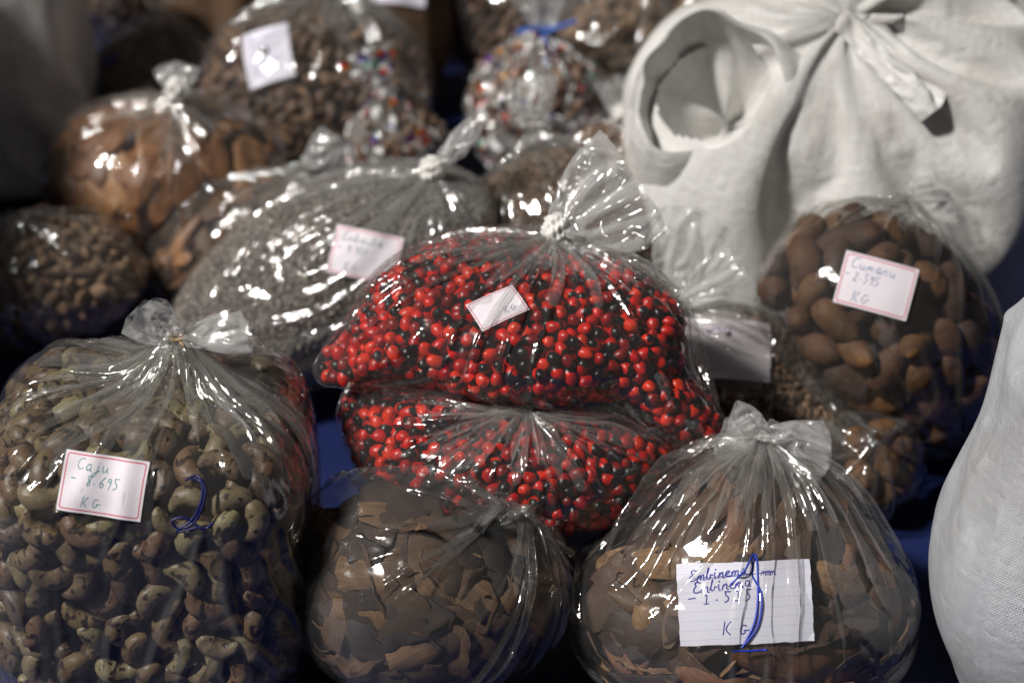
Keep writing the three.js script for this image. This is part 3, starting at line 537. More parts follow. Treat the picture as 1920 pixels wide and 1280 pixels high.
const leafMats = [[[0.4, 0.31, 0.235], [0.31, 0.23, 0.17], [0.22, 0.16, 0.12]], [[0.33, 0.25, 0.2], [0.25, 0.18, 0.145], [0.18, 0.13, 0.105]], [[0.56, 0.44, 0.31], [0.43, 0.32, 0.22], [0.29, 0.2, 0.14]], [[0.25, 0.185, 0.16], [0.19, 0.135, 0.115], [0.13, 0.095, 0.085]], [[0.48, 0.33, 0.22], [0.36, 0.23, 0.15], [0.25, 0.155, 0.1]]].map((c, k) => std({ map: fibre(...c, 70 + k * 4), roughness: 0.65, bumpMap: grain, bumpScale: 0.002, side: THREE.DoubleSide }));
const podMats = [[[0.64, 0.45, 0.29], [0.52, 0.36, 0.22], [0.36, 0.23, 0.13]], [[0.56, 0.38, 0.24], [0.44, 0.29, 0.18], [0.3, 0.19, 0.11]], [[0.7, 0.52, 0.35], [0.58, 0.42, 0.27], [0.42, 0.28, 0.17]]].map((c, k) => std({ map: fibre(...c, 90 + k * 4), roughness: 0.5, bumpMap: grain, bumpScale: 0.0008, side: THREE.DoubleSide }));
const beanMats = [[[0.36, 0.24, 0.15], [0.28, 0.18, 0.12], [0.18, 0.11, 0.08]], [[0.29, 0.2, 0.15], [0.22, 0.15, 0.11], [0.14, 0.09, 0.07]], [[0.42, 0.29, 0.16], [0.32, 0.21, 0.12], [0.2, 0.12, 0.08]]].map((c, k) => std({ map: mottle(...c, 110 + k * 4, 0.4), roughness: 0.75, bumpMap: grain, bumpScale: 0.002 }));
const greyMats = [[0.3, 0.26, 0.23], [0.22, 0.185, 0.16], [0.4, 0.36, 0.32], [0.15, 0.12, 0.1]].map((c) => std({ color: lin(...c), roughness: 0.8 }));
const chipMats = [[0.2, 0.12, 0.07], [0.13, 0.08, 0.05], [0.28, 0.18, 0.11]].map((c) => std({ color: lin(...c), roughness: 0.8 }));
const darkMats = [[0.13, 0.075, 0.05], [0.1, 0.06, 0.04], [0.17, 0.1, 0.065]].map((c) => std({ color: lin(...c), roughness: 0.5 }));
const flakes = (n, L, W, th, R, seed, rag, tap) => Array.from({ length: n }, (_, k) => { const r = rng(seed + k); return flake(L * (0.65 + r() * 0.7), W * (0.7 + r() * 0.6), th, R, seed * 3 + k, rag, tap); });
const grainGeo = [lump(0.0016, 0.0022, 0.0015, 1, 0.2, 300, 6, 4), lump(0.0012, 0.003, 0.0012, 4, 0.2, 300, 6, 4)];
// ================================================================== woven sacks
const weaveBump = tex(512, (x, y) => { const i = Math.floor(x * 32), j = Math.floor(y * 32), u = (x * 32) % 1, v = (y * 32) % 1, over = (i + j) & 1, e = over ? Math.sin(Math.PI * u) * (0.6 + 0.4 * Math.sin(Math.PI * v)) : Math.sin(Math.PI * v) * (0.6 + 0.4 * Math.sin(Math.PI * u)); return 0.42 * e + 0.13 * hash(i, j, 3) + 0.45 * Math.min(1, Math.abs(tfbm(x, y, 4, 13, 4) - 0.5) * 4); }, false, 16);
const weaveTint = (c, s) => tex(256, (x, y) => { const d = clamp((tfbm(x, y, 4, s, 4) - 0.52) * 1.2, 0, 0.14), k = 0.97 + 0.03 * hash(Math.floor(x * 64), 7, s) + 0.03 * (hash(3, Math.floor(y * 64), s) - 0.5); return mix3(c.map((v) => v * k), [0.5, 0.46, 0.4], d); }, true, 5);
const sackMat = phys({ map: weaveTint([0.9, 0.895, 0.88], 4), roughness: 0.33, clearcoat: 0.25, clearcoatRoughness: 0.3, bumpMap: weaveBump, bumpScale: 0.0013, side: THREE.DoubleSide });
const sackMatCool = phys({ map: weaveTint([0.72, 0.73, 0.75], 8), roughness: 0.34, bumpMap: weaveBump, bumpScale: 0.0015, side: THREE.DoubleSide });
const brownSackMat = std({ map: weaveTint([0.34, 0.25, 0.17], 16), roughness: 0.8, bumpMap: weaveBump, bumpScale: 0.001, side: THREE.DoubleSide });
const sackOpt = { name: 'woven_sack', sheet: 'fabric', loose: 1.015, knob: 0.006, category: 'sack', group: 'woven sacks standing among the bags' };
const mouthAt = new THREE.Vector3(0.192, 0.298, -0.35), mouthAx = new THREE.Vector3(-0.3, 0.72, 0.6).normalize();
const big = makeBag('bigSack', 'large white woven sack with an open folded mouth, twisted shut on top', { ...sackOpt, hole: (x, y, z) => { const d = [x - mouthAt.x, y - mouthAt.y, z - mouthAt.z], h = d[0] * mouthAx.x + d[1] * mouthAx.y + d[2] * mouthAx.z; return h > -0.07 && Math.hypot(...d) ** 2 - h * h < 0.057 ** 2; }, center: [0.325, 0.16, -0.44], neck: [0.325, 0.362, -0.385], nu: 64, nv: 44, up: 2, fine: 16, loose: 1.02, gatherAt: (p) => 0.06 + 0.34 * Math.pow(Math.max(0, Math.cos(p - 0.1)), 2) + 0.1 * Math.max(0, Math.sin(p * 3 + 1)), slack: 1.04, neckR: 0.004, seed: 3, mat: sackMat, lump: 0.004, bend: 0.4, steps: 110, cling: 4e-6 });
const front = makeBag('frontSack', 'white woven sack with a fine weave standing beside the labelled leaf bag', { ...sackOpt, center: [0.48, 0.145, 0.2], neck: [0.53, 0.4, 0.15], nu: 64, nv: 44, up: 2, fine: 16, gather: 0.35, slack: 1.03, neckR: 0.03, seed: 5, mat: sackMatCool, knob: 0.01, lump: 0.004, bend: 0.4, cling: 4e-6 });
makeBag('leftSack', 'pale woven sack standing in shade behind the bag of long brown pods', { ...sackOpt, center: [-0.625, 0.15, -0.8], neck: [-0.63, 0.37, -0.8], nu: 72, nv: 48, gather: 0.4, slack: 1.03, neckR: 0.03, seed: 6, mat: sackMat, lump: 0.003, bend: 0.4, cling: 4e-6 });
makeBag('addedShadeSack', 'tall bulky white woven sack out of view, added to shade the bag of pods', { ...sackOpt, center: [-0.95, 0.31, -0.36], neck: [-0.95, 0.66, -0.36], nu: 48, nv: 32, gather: 0.4, neckR: 0.03, seed: 10, mat: sackMat, up: 0, bend: 0.4, steps: 40 });  // unseen sack left of the view, added only to cast shade over the left bags
makeBag('sackTR', 'white woven sack tied at the neck behind the large open sack', { ...sackOpt, center: [0.5, 0.16, -0.74], neck: [0.52, 0.36, -0.68], nu: 72, nv: 48, gather: 0.6, slack: 1.03, neckR: 0.015, seed: 7, mat: sackMat, lump: 0.003, bend: 0.4, cling: 4e-6 });
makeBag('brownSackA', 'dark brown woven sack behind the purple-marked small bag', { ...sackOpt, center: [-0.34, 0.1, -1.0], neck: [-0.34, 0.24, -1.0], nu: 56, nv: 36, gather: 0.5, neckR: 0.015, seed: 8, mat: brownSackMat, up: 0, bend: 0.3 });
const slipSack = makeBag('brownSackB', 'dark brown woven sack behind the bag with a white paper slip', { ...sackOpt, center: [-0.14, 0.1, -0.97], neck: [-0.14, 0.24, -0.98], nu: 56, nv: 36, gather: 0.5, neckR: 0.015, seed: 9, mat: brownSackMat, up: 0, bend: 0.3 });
{ // the open mouth of the large sack: a loose collar with a rolled rim
  const nu = 96, nv = 40, P = new Float32Array(nu * nv * 3), c = mouthAt, ax = mouthAx, e1 = new THREE.Vector3(1, 0, 0).addScaledVector(ax, -ax.x).normalize(), e2 = new THREE.Vector3().crossVectors(ax, e1);
  for (let j = 0; j < nv; j++) for (let i = 0; i < nu; i++) {
    const t = j / (nv - 1), ph = i / nu * 6.2832, rim = Math.sin(Math.min(1, t / 0.62) * Math.PI / 2), lobes = 1 + 0.1 * Math.sin(2 * ph + 0.6) + 0.09 * Math.sin(3 * ph + 2) + 0.03 * Math.sin(5 * ph) + 0.025 * Math.sin(9 * ph + 5 * t);
    let R, H;   // outside wall up to the rim, then down the inside
    const lean = 0.5 + 0.5 * Math.cos(ph - 1.9);
    if (t < 0.5) { R = lerp(0.098, 0.066, Math.pow(t / 0.5, 0.8)); H = lerp(-0.045, 0.014, Math.sin(t / 0.5 * 1.571)); } else { const s = (t - 0.5) / 0.5; R = 0.064 * (1 - Math.pow(s, 2.4)) * (1 + 0.16 * s * Math.sin(ph * 3 + 1.3 + 2 * s)) + 0.001; H = 0.0145 + 0.002 * Math.sin(Math.min(1, s * 6) * 3.14) - 0.1 * Math.pow(s, 0.85) + 0.012 * s * Math.sin(ph * 4 + 3 * s); }
    const edge = t < 0.5 ? t / 0.5 : 1 - (t - 0.5) * 1.2;
    H += (0.01 * Math.sin(ph * 2 - 0.5) + 0.034 * lean - 0.01 + 0.005 * Math.sin(5 * ph + 1)) * edge;
    R *= lobes * (1 + 0.02 * (noise3(Math.cos(ph) * 6, Math.sin(ph) * 6, t * 7) - 0.5) + 0.012 * (noise3(Math.cos(ph) * 19, Math.sin(ph) * 19, t * 16) - 0.5));
    H += 0.005 * (noise3(Math.cos(ph) * 5 + 9, Math.sin(ph) * 5, t * 5) - 0.5);
    const s = (j * nu + i) * 3; P[s] = c.x + e1.x * R * Math.cos(ph) + e2.x * R * Math.sin(ph) + ax.x * H; P[s + 1] = c.y + e1.y * R * Math.cos(ph) + e2.y * R * Math.sin(ph) + ax.y * H; P[s + 2] = c.z + e1.z * R * Math.cos(ph) + e2.z * R * Math.sin(ph) + ax.z * H;
  }
  part('mouth', sheetGeometry(upsample(P, nu, nv), nu * 2, nv * 2 - 1, 0.0022, 0.0021, big.base), sackMat, big.t);
}

part('hem', tailGeometry(new THREE.Vector3(0.318, 0.362, -0.375), [0.75, -0.22, 0.55], big.base, { length: 0.13, width: 0.06, flat: [0.2, 0.7, 0.6], seed: 44, droop: 0.035, spread: 0.5, bunch: 0.2, r0: 0.01 }), sackMat, big.t);

// ================================================================== clear bags
const bag = {};
bag.cashew = makeBag('cashew', 'tall clear bag of cashew nuts with a red-bordered label and brown cord', { center: [-0.298, 0.13, 0.145], neck: [-0.2688, 0.298, 0.13], nu: 150, nv: 84, gather: 0.6, slack: 1.05, pleats: 0.66, seed: 11, steps: 110, neckR: 0.006, tails: [{ dir: [-0.75, 0.75, 0.1], length: 0.045, width: 0.05, flat: [0, 0, 1], droop: 0 }, { dir: [0.9, 0.35, -0.2], length: 0.06, width: 0.05, flat: [0, 1, 0.3], droop: 0.02 }] });
bag.bark = makeBag('bark', 'round clear bag of dark bark scraps squeezed beneath the red and black seeds', { center: [-0.07, 0.08, 0.17], neck: [-0.035, 0.115, 0.19], nu: 140, nv: 76, gather: 0.6, slack: 1.03, pleats: 0.72, seed: 12, steps: 100 });
bag.embirema = makeBag('embirema', 'clear bag of dried brown leaves with a lined handwritten paper slip', { center: [0.195, 0.08, 0.16], neck: [0.2079, 0.202, 0.125], nu: 150, nv: 80, gather: 0.6, slack: 1.06, pleats: 0.76, seed: 13, steps: 110, knot: 0.007, knotMat: M.tail, tails: [{ dir: [-0.6, 0.45, 0.1], length: 0.04, width: 0.055, flat: [0, 0.6, 1], droop: 0.015 }, { dir: [0.9, 0.12, 0.1], length: 0.06, width: 0.07, flat: [0, 1, 0.6], droop: 0.03 }, { dir: [0.05, 0.7, 0.3], length: 0.03, width: 0.05, flat: [0, 0.3, 1], droop: 0.01 }] });
bag.redLower = makeBag('redLower', 'clear bag of red and black seeds lying beneath its twin', { center: [0.006, 0.14, 0.02], neck: [0.011, 0.212, 0.1], nu: 160, nv: 80, gather: 0.45, slack: 1.03, pleats: 0.75, seed: 14, steps: 100, lump: 0.002 });
bag.redUpper = makeBag('redUpper', 'knotted clear bag of red and black seeds lying on top of its twin', { center: [0.004, 0.235, -0.005], neck: [0.037, 0.305, -0.04], nu: 168, nv: 84, gather: 0.5, slack: 1.06, pleats: 0.68, seed: 15, steps: 110, knot: 0.013, tails: [{ dir: [0.8, 0.5, -0.2], length: 0.092, width: 0.115, flat: [-0.2, 0.4, 1], droop: 0.0, spread: 0.6 }] });
bag.grey = makeBag('grey', 'clear bag of fine grey seeds with a pink-bordered label and twisted neck', { center: [-0.172, 0.115, -0.33], neck: [-0.081, 0.225, -0.32], nu: 140, nv: 76, gather: 0.5, slack: 1.015, loose: 1.02, pleats: 0.62, seed: 16, steps: 100, knot: 0.013, mat: M.filmMilky, tails: [{ dir: [0.62, 0.75, 0], length: 0.075, width: 0.034, flat: [0, 0, 1], twist: 1.5, bunch: 0.7 }] });
bag.nut = makeBag('nut', 'clear bag of large brown nuts with a red-bordered label below the big sack', { center: [0.352, 0.12, -0.19], neck: [0.375, 0.235, -0.25], nu: 140, nv: 76, gather: 0.6, slack: 1.07, pleats: 0.78, seed: 17, steps: 100, lump: 0.003, tails: [{ dir: [0.8, 0.1, -0.3], length: 0.05, width: 0.07, flat: [0, 1, 0.5], droop: 0.02 }] });
bag.brown = makeBag('brown', 'small clear bag of brown chips holding a loose white paper', { center: [0.215, 0.08, -0.17], neck: [0.145, 0.152, -0.19], nu: 120, nv: 64, gather: 0.55, slack: 1.03, pleats: 0.66, seed: 18, steps: 90, tails: [{ dir: [0.25, 0.9, -0.1], length: 0.1, width: 0.075, flat: [0, 0.2, 1], spread: 0.7 }, { dir: [0.8, 0.6, 0.1], length: 0.085, width: 0.045, flat: [0, 0.5, 1], spread: 0.8 }] });
bag.under = makeBag('under', 'shadowed clear bag of orange brown nuts beneath the large nut bag', { center: [0.31, 0.05, -0.07], neck: [0.33, 0.105, -0.03], nu: 84, nv: 48, gather: 0.5, slack: 1.03, seed: 19, steps: 70 });
bag.behind = makeBag('behind', 'clear bag of fine brown grit wedged behind the red and black seeds', { center: [0.07, 0.12, -0.37], neck: [0.02, 0.235, -0.4], nu: 110, nv: 60, gather: 0.6, slack: 1.03, seed: 20, steps: 80, tails: [{ dir: [-0.05, 1, -0.1], length: 0.06, width: 0.06, flat: [0, 0, 1] }] });
bag.pods = makeBag('pods', 'clear bag of long flat brown pods with a bunched white neck', { center: [-0.376, 0.09, -0.565], neck: [-0.354, 0.205, -0.55], nu: 110, nv: 60, gather: 0.5, slack: 1.03, pleats: 0.76, seed: 21, steps: 80, knot: 0.014, tails: [{ dir: [0, 0.9, -0.3], length: 0.035, width: 0.05, flat: [0, 0.3, 1] }] });
bag.midLeft = makeBag('midLeft', 'slumped clear bag of brown husks between the pods and the grey seeds', { center: [-0.29, 0.08, -0.455], neck: [-0.215, 0.165, -0.46], nu: 90, nv: 52, gather: 0.6, slack: 1.04, pleats: 0.6, seed: 22, steps: 70, tails: [{ dir: [0.6, 0.5, 0], length: 0.05, width: 0.05, flat: [0, 0, 1] }] });
bag.topLeft = makeBag('topLeft', 'small shiny clear bag with purple pen marks beside the shaded pale sack', { center: [-0.425, 0.065, -0.91], neck: [-0.42, 0.15, -0.91], nu: 80, nv: 46, gather: 0.6, slack: 1.04, seed: 23, steps: 60, tails: [{ dir: [0.1, 1, 0], length: 0.04, width: 0.04, flat: [0, 0, 1] }] });
bag.paperLabel = makeBag('paperLabel', 'clear bag of dark brown seeds with a white paper slip under its film', { center: [-0.227, 0.11, -0.774], neck: [-0.2, 0.24, -0.8], nu: 96, nv: 54, gather: 0.6, slack: 1.04, pleats: 0.66, seed: 24, steps: 70 });
bag.small = makeBag('small', 'small knotted clear bag of reddish brown seeds beside the large white sack', { center: [0.107, 0.08, -0.61], neck: [0.118, 0.155, -0.6], nu: 80, nv: 46, gather: 0.6, slack: 1.03, seed: 25, steps: 60, knot: 0.012, tails: [{ dir: [0, 1, 0], length: 0.05, width: 0.06, flat: [0, 0, 1] }] });
bag.greyTop = makeBag('greyTop', 'loose clear bag of greyish brown husks behind the large white sack', { center: [0.126, 0.1, -0.866], neck: [0.16, 0.22, -0.86], nu: 72, nv: 42, gather: 0.6, slack: 1.04, seed: 26, steps: 60, mat: M.filmMilky });
bag.darkLeft = makeBag('darkLeft', 'clear bag of very dark seeds in the shade below the pale sack', { center: [-0.477, 0.065, -0.391], neck: [-0.5, 0.15, -0.38], nu: 72, nv: 42, gather: 0.5, slack: 1.03, seed: 27, steps: 60 });
// film printed with coloured dots
const dotPic = (mask) => canvasTex(512, 512, (x, w, h) => { x.fillStyle = mask ? '#fff' : '#f2f2f2'; x.fillRect(0, 0, w, h); const r = rng(77), shard = (X, Y, s) => { x.beginPath(); for (let k = 0; k < 5; k++) { const a = k * 1.257 + r() * 0.9, q = s * (0.5 + r() * 0.8); x.lineTo(X + Math.cos(a) * q, Y + Math.sin(a) * q); } x.fill(); }, cs = ['#d9452f', '#2f4fae', '#e8a33c', '#2f9c78', '#c23a6a', '#f4f4f4', '#6b4bb0', '#e06a3a']; for (let k = 0; k < 120; k++) { const X = r() * w, Y = r() * h, s = 8 + r() * 12; x.fillStyle = mask ? '#000' : cs[Math.floor(r() * cs.length)]; shard(clamp(X, 26, w - 26), clamp(Y, 26, h - 26), s * 1.2); } });
const dotMap = dotPic(false), dotMask = dotPic(true); dotMask.colorSpace = THREE.NoColorSpace; for (const t of [dotMap, dotMask]) { t.wrapS = t.wrapT = THREE.RepeatWrapping; t.repeat.set(6, 6); }
const dotFilm = filmMat({ map: dotMap, transmissionMap: dotMask, transmission: 0.85 });
bag.dotsA = makeBag('dotsA', 'small clear bag printed with coloured dots beside the white paper slip', { center: [-0.125, 0.1, -0.64], neck: [-0.14, 0.18, -0.63], nu: 80, nv: 46, gather: 0.6, slack: 1.12, knob: 0.012, seed: 28, steps: 60, mat: dotFilm, tails: [{ dir: [-0.4, 0.9, 0], length: 0.05, width: 0.07, flat: [0, 0, 1], mat: dotFilm }] });
bag.dotsB = makeBag('dotsB', 'clear bag with coloured dots tied shut with a blue string', { center: [0.03, 0.09, -0.774], neck: [0.0354, 0.185, -0.77], nu: 90, nv: 50, gather: 0.6, slack: 1.12, knob: 0.012, seed: 29, steps: 60, mat: dotFilm, tails: [{ dir: [0, 1, -0.1], length: 0.08, width: 0.1, flat: [0, 0, 1] }] });
part('tie', new THREE.TorusGeometry(0.009, 0.003, 8, 24).rotateX(Math.PI / 2).translate(0.0354 - 0.03, 0.185, 0.004), M.blueTie, bag.dotsB.t);
part('cord', mergeGeometries([new THREE.TorusGeometry(0.0065, 0.0016, 8, 24).rotateX(1.3).translate(-0.2688 + 0.298, 0.2985, 0.13 - 0.145), new THREE.TubeGeometry(new THREE.CatmullRomCurve3([[0.031, 0.2985, -0.0085], [0.0335, 0.296, -0.006], [0.034, 0.29, -0.004]].map((p) => new THREE.Vector3(...p))), 12, 0.0014, 6)]), M.cord, bag.cashew.t);

// ================================================================== labels and pen marks
const teal = '#3f7f86';
const caju = redSticker([['Caju', 120, 150, 105], ['-', 80, 262, 90], ['8.695', 230, 280, 95, 0.2], ['KG', 215, 455, 85, 0.5]], teal, 3);
const embauba = redSticker([['Embauba', 90, 150, 95, 0.1], ['-', 60, 262, 85], ['9.900', 170, 270, 85, 0.12], ['KG', 180, 450, 85, 0.45]], '#4c6f78', 5);
const cumaru = redSticker([['Cumaru', 80, 150, 110, 0.12], ['-', 40, 250, 90], ['2.595', 130, 270, 90, 0.15], ['KG', 170, 460, 100, 0.35]], '#4a6a90', 7);
const kg = redSticker([['KG', 420, 420, 110, 0.4]], '#3a5a70', 9);
const lined = canvasTex(1024, 640, (x, w, h) => {
  paperBase(x, w, h, '#dcdbe8', 11); x.strokeStyle = 'rgba(90,110,190,0.45)'; x.lineWidth = 2; for (let y = 80; y < h; y += 74) { x.beginPath(); x.moveTo(0, y + 4); x.lineTo(w, y - 26); x.stroke(); }
  write(x, 'Embirema', 90, 140, 92, 0.05, '#2b2f8e', 10, 31, -0.06); write(x, 'mmm', 640, 110, 70, -0.2, '#2b2f8e', 8, 35); x.beginPath(); x.strokeStyle = '#2b2f8e'; x.lineWidth = 5; x.moveTo(110, 118); x.lineTo(560, 92); x.moveTo(180, 128); x.lineTo(720, 88); x.stroke();
  write(x, 'Embirema', 115, 232, 92, 0.05, '#2b2f8e', 10, 33, -0.06); write(x, '-', 70, 318, 110, 0.1, '#2b2f8e', 11, 36); write(x, '1.535', 190, 318, 84, 0.5, '#2b2f8e', 10, 37, -0.05); write(x, 'K', 320, 560, 100, 0.3, '#2b2f8e', 10, 38); write(x, 'G', 450, 565, 85, 0.3, '#2b2f8e', 10, 39);
});
const plain = canvasTex(512, 384, (x, w, h) => { paperBase(x, w, h, '#ddd6de', 15); write(x, 'uma', 90, 110, 90, 0.1, '#4a4aa8', 6, 41, -0.05); });
const slip = canvasTex(384, 512, (x, w, h) => { paperBase(x, w, h, '#e6e4f2', 17); for (let k = 0; k < 5; k++) write(x, 'mumrnu'.slice(k % 3), 60, 110 + k * 75, 60, 0.1, '#7a80b8', 5, 51 + k); });
const sticker = (b, key, map, q, n, turn, w, h, o, nm = 'label') => part(nm, stickerGeometry(key, q, n, turn, w, h, b.base, o), paper(map), b.t);
sticker(bag.cashew, 'cashew', caju, [-0.3179, 0.2236, 0.2302], [0.0, 0.5, 0.86], -0.15, 0.066, 0.047);
sticker(bag.grey, 'grey', embauba, [-0.1404, 0.1761, -0.2413], [-0.05, 0.5, 0.86], -0.18, 0.066, 0.047);
sticker(bag.nut, 'nut', cumaru, [0.3315, 0.2063, -0.1238], [-0.1, 0.55, 0.82], -0.2, 0.068, 0.049);
sticker(bag.redUpper, 'redUpper', kg, [-0.012, 0.2892, 0.0623], [0.015, 0.9, 0.42], 0.45, 0.044, 0.031, { inside: true, up: 0.0024 });
sticker(bag.embirema, 'embirema', lined, [0.1868, 0.1238, 0.2511], [-0.03, 0.55, 0.83], 0.06, 0.107, 0.065, { inside: true, rough: 0.0012 });
sticker(bag.brown, 'brown', plain, [0.2002, 0.1392, -0.1302], [0.02, 0.75, 0.65], -0.1, 0.08, 0.065, { inside: true, rough: 0.001 });
sticker(bag.paperLabel, 'paperLabel', slip, [-0.2736, 0.1822, -0.7072], [-0.27, 0.7, 0.62], 0.5, 0.055, 0.07, { inside: true });
part('tie_end', mergeGeometries([[[0.0, 0, 0.008], [-0.015, 0.006, 0.014], [-0.03, 0.0, 0.012]], [[0.004, 0, 0.008], [0.022, 0.008, 0.01], [0.038, 0.012, 0.006]], [[0.0, 0, 0.009], [0.004, -0.02, 0.02], [0.002, -0.045, 0.045]]].map((l) => new THREE.TubeGeometry(new THREE.CatmullRomCurve3(l.map((p) => new THREE.Vector3(p[0] + 0.0054, p[1] + 0.185, p[2] + 0.004))), 16, 0.0026, 6))), M.blueTie, bag.dotsB.t);
sticker(slipSack, 'brownSackB', slip, [-0.14, 0.178, -0.928], [0, 0.6, 0.8], 1.5, 0.05, 0.075);
const purple = std({ color: lin(0.05, 0.02, 0.3), roughness: 0.4 });
part('pen_mark', strokeGeometry('topLeft', [-0.478, 0.11, -0.86], [-0.3, 0.6, 0.74], 0.5, [[[-0.4, 0], [0, 0.15], [0.4, 0]], [[-0.3, -0.1], [0.1, 0.05], [0.45, 0.1]]], 0.035, 0.02, 0.0022, bag.topLeft.base), purple, bag.topLeft.t);
part('pen_mark', strokeGeometry('cashew', [-0.2494, 0.2135, 0.24], [0.05, 0.45, 0.89], -0.05, [[[-0.2, 0.42], [0.1, 0.5], [0.3, 0.3], [0.25, 0], [0.05, -0.3], [-0.35, -0.42], [-0.5, -0.3], [-0.2, -0.22], [0.3, -0.42], [0.5, -0.3]], [[-0.05, 0.44], [0.2, 0.4], [0.22, 0.1], [0, -0.25], [-0.4, -0.48], [0.1, -0.4]]], 0.032, 0.045, 0.0011, bag.cashew.base), M.markerDark, bag.cashew.t);
part('pen_mark', strokeGeometry('embirema', [0.1868, 0.1238, 0.2511], [-0.03, 0.55, 0.83], 0.06, [[[-0.1, 0.2], [0.0, 0.34], [0.09, 0.52], [0.1, 0.2], [0.06, -0.2], [-0.04, -0.46]], [[0.09, 0.5], [0.06, 0.3], [0.12, 0.1], [0.08, -0.25], [0, -0.4], [-0.05, -0.47]], [[-0.12, -0.5], [0.02, -0.505], [0.14, -0.5]]], 0.107, 0.075, 0.0009, bag.embirema.base), M.marker, bag.embirema.t);

// ================================================================== what the bags hold
const cashewGeos = [1, 2, 3, 4].map((s) => kidney(0.0205, 0.0092, 0.0092, s));
fill('cashew', pack('cashew', 0.0122, 0.054, 61, 30, 0.64, 0.0115), { geos: cashewGeos, mats: nutMats, name: 'cashew_nut', tones: ['pale grey', 'grey brown', 'pale olive', 'dark brown', 'dull brown', 'rusty brown'], label: 'cashew nut in the tall clear bag', category: 'nut', group: 'cashew nuts in the tall clear bag', near: 'grey brown cashew nuts filling the tall bag behind the outer ones', most: 290, quat: (q, R) => q.d > -0.022 ? flatQ(q.n, R, 0.55).multiply(new THREE.Quaternion().setFromAxisAngle(new THREE.Vector3(1, 0, 0), R() < 0.5 ? -1.571 : 1.571)) : randQ(R), scale: (R) => 0.92 + R() * 0.26, seed: 62, r: 0.0122 });
const seedsOf = (key, most, label, group, near, s) => fill(key, pack(key, 0.006, 0.023, s, 26, 0.67, 0.0068), { geos: seedGeos, mats: seedMats, tones: ['bright red', 'deep red', 'orange red', 'dark red', 'half black', 'dull dark red'], name: 'red_black_seed', label, category: 'seed', group, near, most, quat: (q, R) => randQ(R), scale: (R) => 0.95 + R() * 0.18, seed: s + 1, r: 0.006 });
seedsOf('redUpper', 175, 'black-capped seed in the upper, knotted seed bag', 'seeds in the upper red and black bag', 'red and black seeds filling the upper bag', 63);
seedsOf('redLower', 125, 'black-capped seed in the seed bag beneath its twin', 'seeds in the lower red and black bag', 'red and black seeds filling the lower bag', 65);
fill('bark', pack('bark', 0.0125, 0.04, 67, 20, 0.75, 0.003), { geos: flakes(9, 0.1, 0.046, 0.0022, 0.07, 5, 0.28, 0.5), mats: barkMats, name: 'bark_scrap', tones: ['mid brown', 'dark brown', 'light tan', 'blackish brown'], label: 'bark scrap in the round clear bag', category: 'bark', group: 'bark scraps in the round bag', near: 'dark bark scraps filling the round bag behind the outer ones', most: 170, quat: (q, R) => flatQ(q.n, R, 0.75), scale: (R) => 0.75 + R() * 0.6, seed: 68, r: 0.0125, long: true });
fill('embirema', pack('embirema', 0.014, 0.042, 69, 20, 0.75, 0.003), { geos: flakes(9, 0.11, 0.034, 0.002, 0.075, 25, 0.14, 0.85), mats: leafMats, name: 'dried_leaf', tones: ['mid brown', 'greyish brown', 'light tan', 'dark brown', 'reddish brown'], label: 'dry curled leaf in the bag with the lined paper', category: 'dry leaf', group: 'dried leaves in the paper-labelled bag', near: 'dry brown leaves filling the paper-labelled bag behind the outer ones', most: 170, quat: (q, R) => flatQ(q.n, R, 1.0), scale: (R) => 0.8 + R() * 0.5, seed: 70, r: 0.014, long: true });
fill('nut', pack('nut', 0.0175, 0.07, 71, 30, 0.62, 0.015), { geos: [lump(0.016, 0.026, 0.0155, 3, 0.08, 60, 22, 16), lump(0.017, 0.024, 0.014, 5, 0.1, 60, 22, 16), lump(0.015, 0.028, 0.016, 7, 0.08, 70, 22, 16)], mats: beanMats, name: 'brown_nut', tones: ['large mid brown', 'large dark brown', 'large golden brown'], label: 'rough oval nut in the bag below the big sack', category: 'nut', group: 'large nuts in the labelled bag', near: 'large brown nuts filling the labelled bag behind the outer ones', most: 120, quat: (q, R) => flatQ(q.n, R, 1.2).multiply(new THREE.Quaternion().setFromAxisAngle(new THREE.Vector3(1, 0, 0), 1.57)), scale: (R) => 0.85 + R() * 0.25, seed: 72, r: 0.0185 });
fill('under', pack('under', 0.016, 0.05, 73, 20, 0.55), { geos: [lump(0.013, 0.02, 0.013, 9, 0.08, 60, 16, 12)], mats: [beanMats[2], beanMats[0]], name: 'orange_nut', label: 'orange brown nut in the shadowed bag beneath the nut bag', category: 'nut', group: 'nuts in the shadowed bag', near: 'orange brown nuts filling the shadowed bag', most: 60, quat: (q, R) => randQ(R), seed: 74, r: 0.016 });
fill('pods', pack('pods', 0.015, 0.05, 75, 20, 0.65, 0.005), { geos: flakes(6, 0.085, 0.04, 0.005, 0.085, 45, 0.06, 1), mats: podMats, name: 'brown_pod', tones: ['long reddish brown', 'long dark brown', 'long pale brown'], label: 'flat pod in the bag with a bunched neck', category: 'pod', group: 'pods in the bag with a bunched neck', near: 'long brown pods filling the bag behind the outer ones', most: 110, quat: (q, R) => flatQ(q.n, R, 0.35, Math.PI / 2 + (R() - 0.5) * 1.3), scale: (R) => 0.85 + R() * 0.3, seed: 76, r: 0.015, long: true });
fill('midLeft', pack('midLeft', 0.011, 0.035, 77, 15, 0.65, 0.004), { geos: flakes(5, 0.055, 0.022, 0.003, 0.08, 55, 0.15, 0.8), mats: podMats.slice(0, 2).concat(leafMats[0]), name: 'brown_husk', tones: ['reddish brown', 'dark brown', 'dull brown'], label: 'husk in the slumped bag beside the pods', category: 'husk', group: 'husks in the slumped bag', near: 'brown husks filling the slumped bag', most: 70, quat: (q, R) => flatQ(q.n, R, 0.7), seed: 78, r: 0.011, long: true });
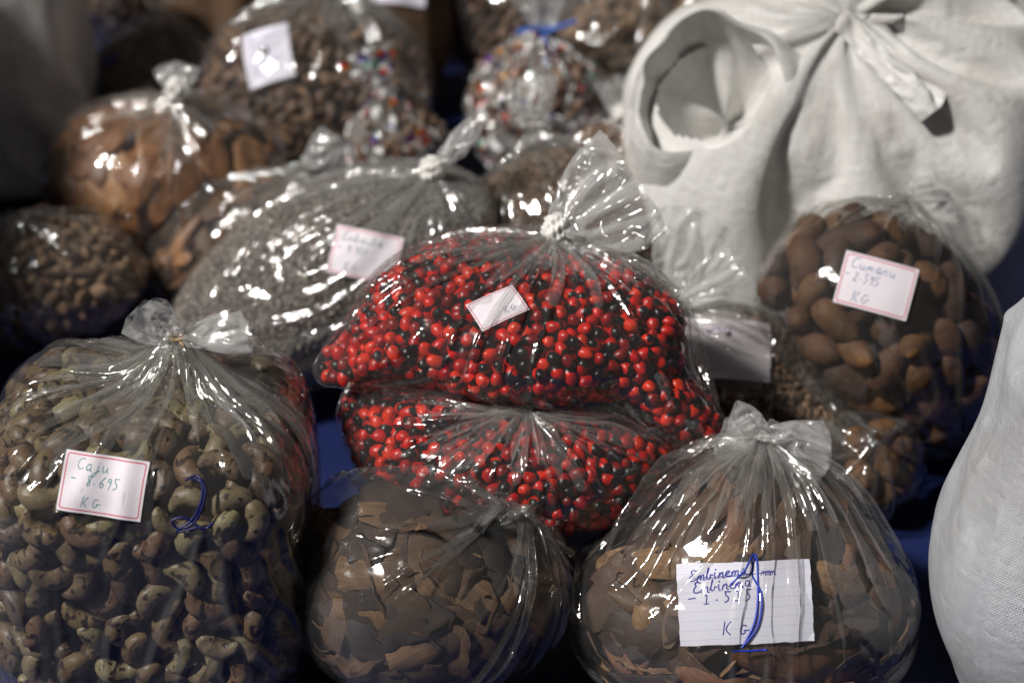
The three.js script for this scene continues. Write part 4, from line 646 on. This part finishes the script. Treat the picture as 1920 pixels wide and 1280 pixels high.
const loose = (key, geos, mats, r, depth, name, near, s, fl = 0.66) => fill(key, pack(key, r, depth, s, 8, fl, 1.35 * r), { geos, mats, name, near, label: '', category: 'seed', group: undefined, most: 0, quat: (q, R) => randQ(R), scale: (R) => 0.8 + R() * 0.5, seed: s + 1, r });
const far = [['farA', 'crumpled clear bag of brown husks behind the brown sacks', [-0.22, 0.1, -1.13], [-0.2, 0.25, -1.12]], ['farB', 'crumpled clear bag of dark seeds behind the dotted bags', [0.02, 0.11, -1.02], [0.03, 0.27, -1.0]], ['farC', 'crumpled clear bag of brown seeds behind the big sack mouth', [0.27, 0.11, -0.99], [0.25, 0.27, -0.97]], ['farD', 'crumpled clear bag of tan seeds behind the shaded pale sack', [-0.49, 0.12, -1.16], [-0.48, 0.28, -1.15]], ['farE', 'crumpled clear bag of brown chips at the back of the heap', [0.1, 0.1, -1.22], [0.1, 0.26, -1.2]], ['farF', 'crumpled clear bag of brown seeds behind the tied white sack', [0.52, 0.13, -1.05], [0.52, 0.3, -1.03]]];
far.forEach(([k, label, center, neck], i) => makeBag(k, label, { center, neck, nu: 64, nv: 38, gather: 0.6, slack: 1.08, seed: 130 + i, steps: 40, fine: 10, tails: [{ dir: [0.2 - 0.1 * i, 1, 0.2], length: 0.05, width: 0.06, flat: [0, 0, 1] }] }));
const big3 = grainGeo.map((g) => g.clone().scale(2.6, 2.6, 2.6)), big4 = grainGeo.map((g) => g.clone().scale(4.2, 4.2, 4.2));
loose('grey', grainGeo, greyMats, 0.0021, 0.0075, 'grey_grain', 'fine grey brown seed grains filling the bag with the pink-bordered label', 81);
loose('behind', grainGeo, chipMats.concat(greyMats[1]), 0.0021, 0.0075, 'brown_grit', 'fine brown grit filling the bag wedged behind the red seeds', 83);
loose('brown', big3, chipMats, 0.0045, 0.015, 'brown_chip', 'brown chips filling the small bag with the loose paper', 85);
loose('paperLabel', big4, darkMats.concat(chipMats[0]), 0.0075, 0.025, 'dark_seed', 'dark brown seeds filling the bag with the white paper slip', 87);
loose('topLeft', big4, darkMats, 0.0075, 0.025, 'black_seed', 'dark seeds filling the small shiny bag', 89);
loose('small', big4, [chipMats[0], podMats[0]], 0.0075, 0.025, 'reddish_seed', 'reddish brown seeds filling the small knotted bag', 91);
loose('greyTop', big4, chipMats, 0.0075, 0.025, 'grey_husk', 'greyish brown husks filling the loose bag behind the white sack', 93);
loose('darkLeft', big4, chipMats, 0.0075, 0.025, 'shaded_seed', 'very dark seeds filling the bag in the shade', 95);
loose('dotsA', big4, [darkMats[0], chipMats[1]], 0.0075, 0.025, 'pale_seed', 'brown seeds filling the dotted bag beside the paper slip', 97);
loose('dotsB', big4, darkMats, 0.0075, 0.025, 'dotted_bag_seed', 'dark seeds filling the dotted bag tied with blue string', 99);
far.forEach(([k], i) => loose(k, big4, [chipMats, darkMats][i % 2], 0.0075, 0.02, ['husk_bit', 'far_seed', 'far_bean', 'tan_seed', 'far_chip', 'far_nut'][i], ['brown husk bits', 'dark seeds', 'brown seeds', 'tan seeds', 'brown chips', 'brown seeds'][i] + ' filling ' + ['the bag behind the brown sacks', 'the bag behind the dotted bags', 'the bag behind the big sack mouth', 'the bag behind the shaded pale sack', 'the bag at the back of the heap', 'the bag behind the tied white sack'][i], 141 + i));

renderer.render(scene, camera);
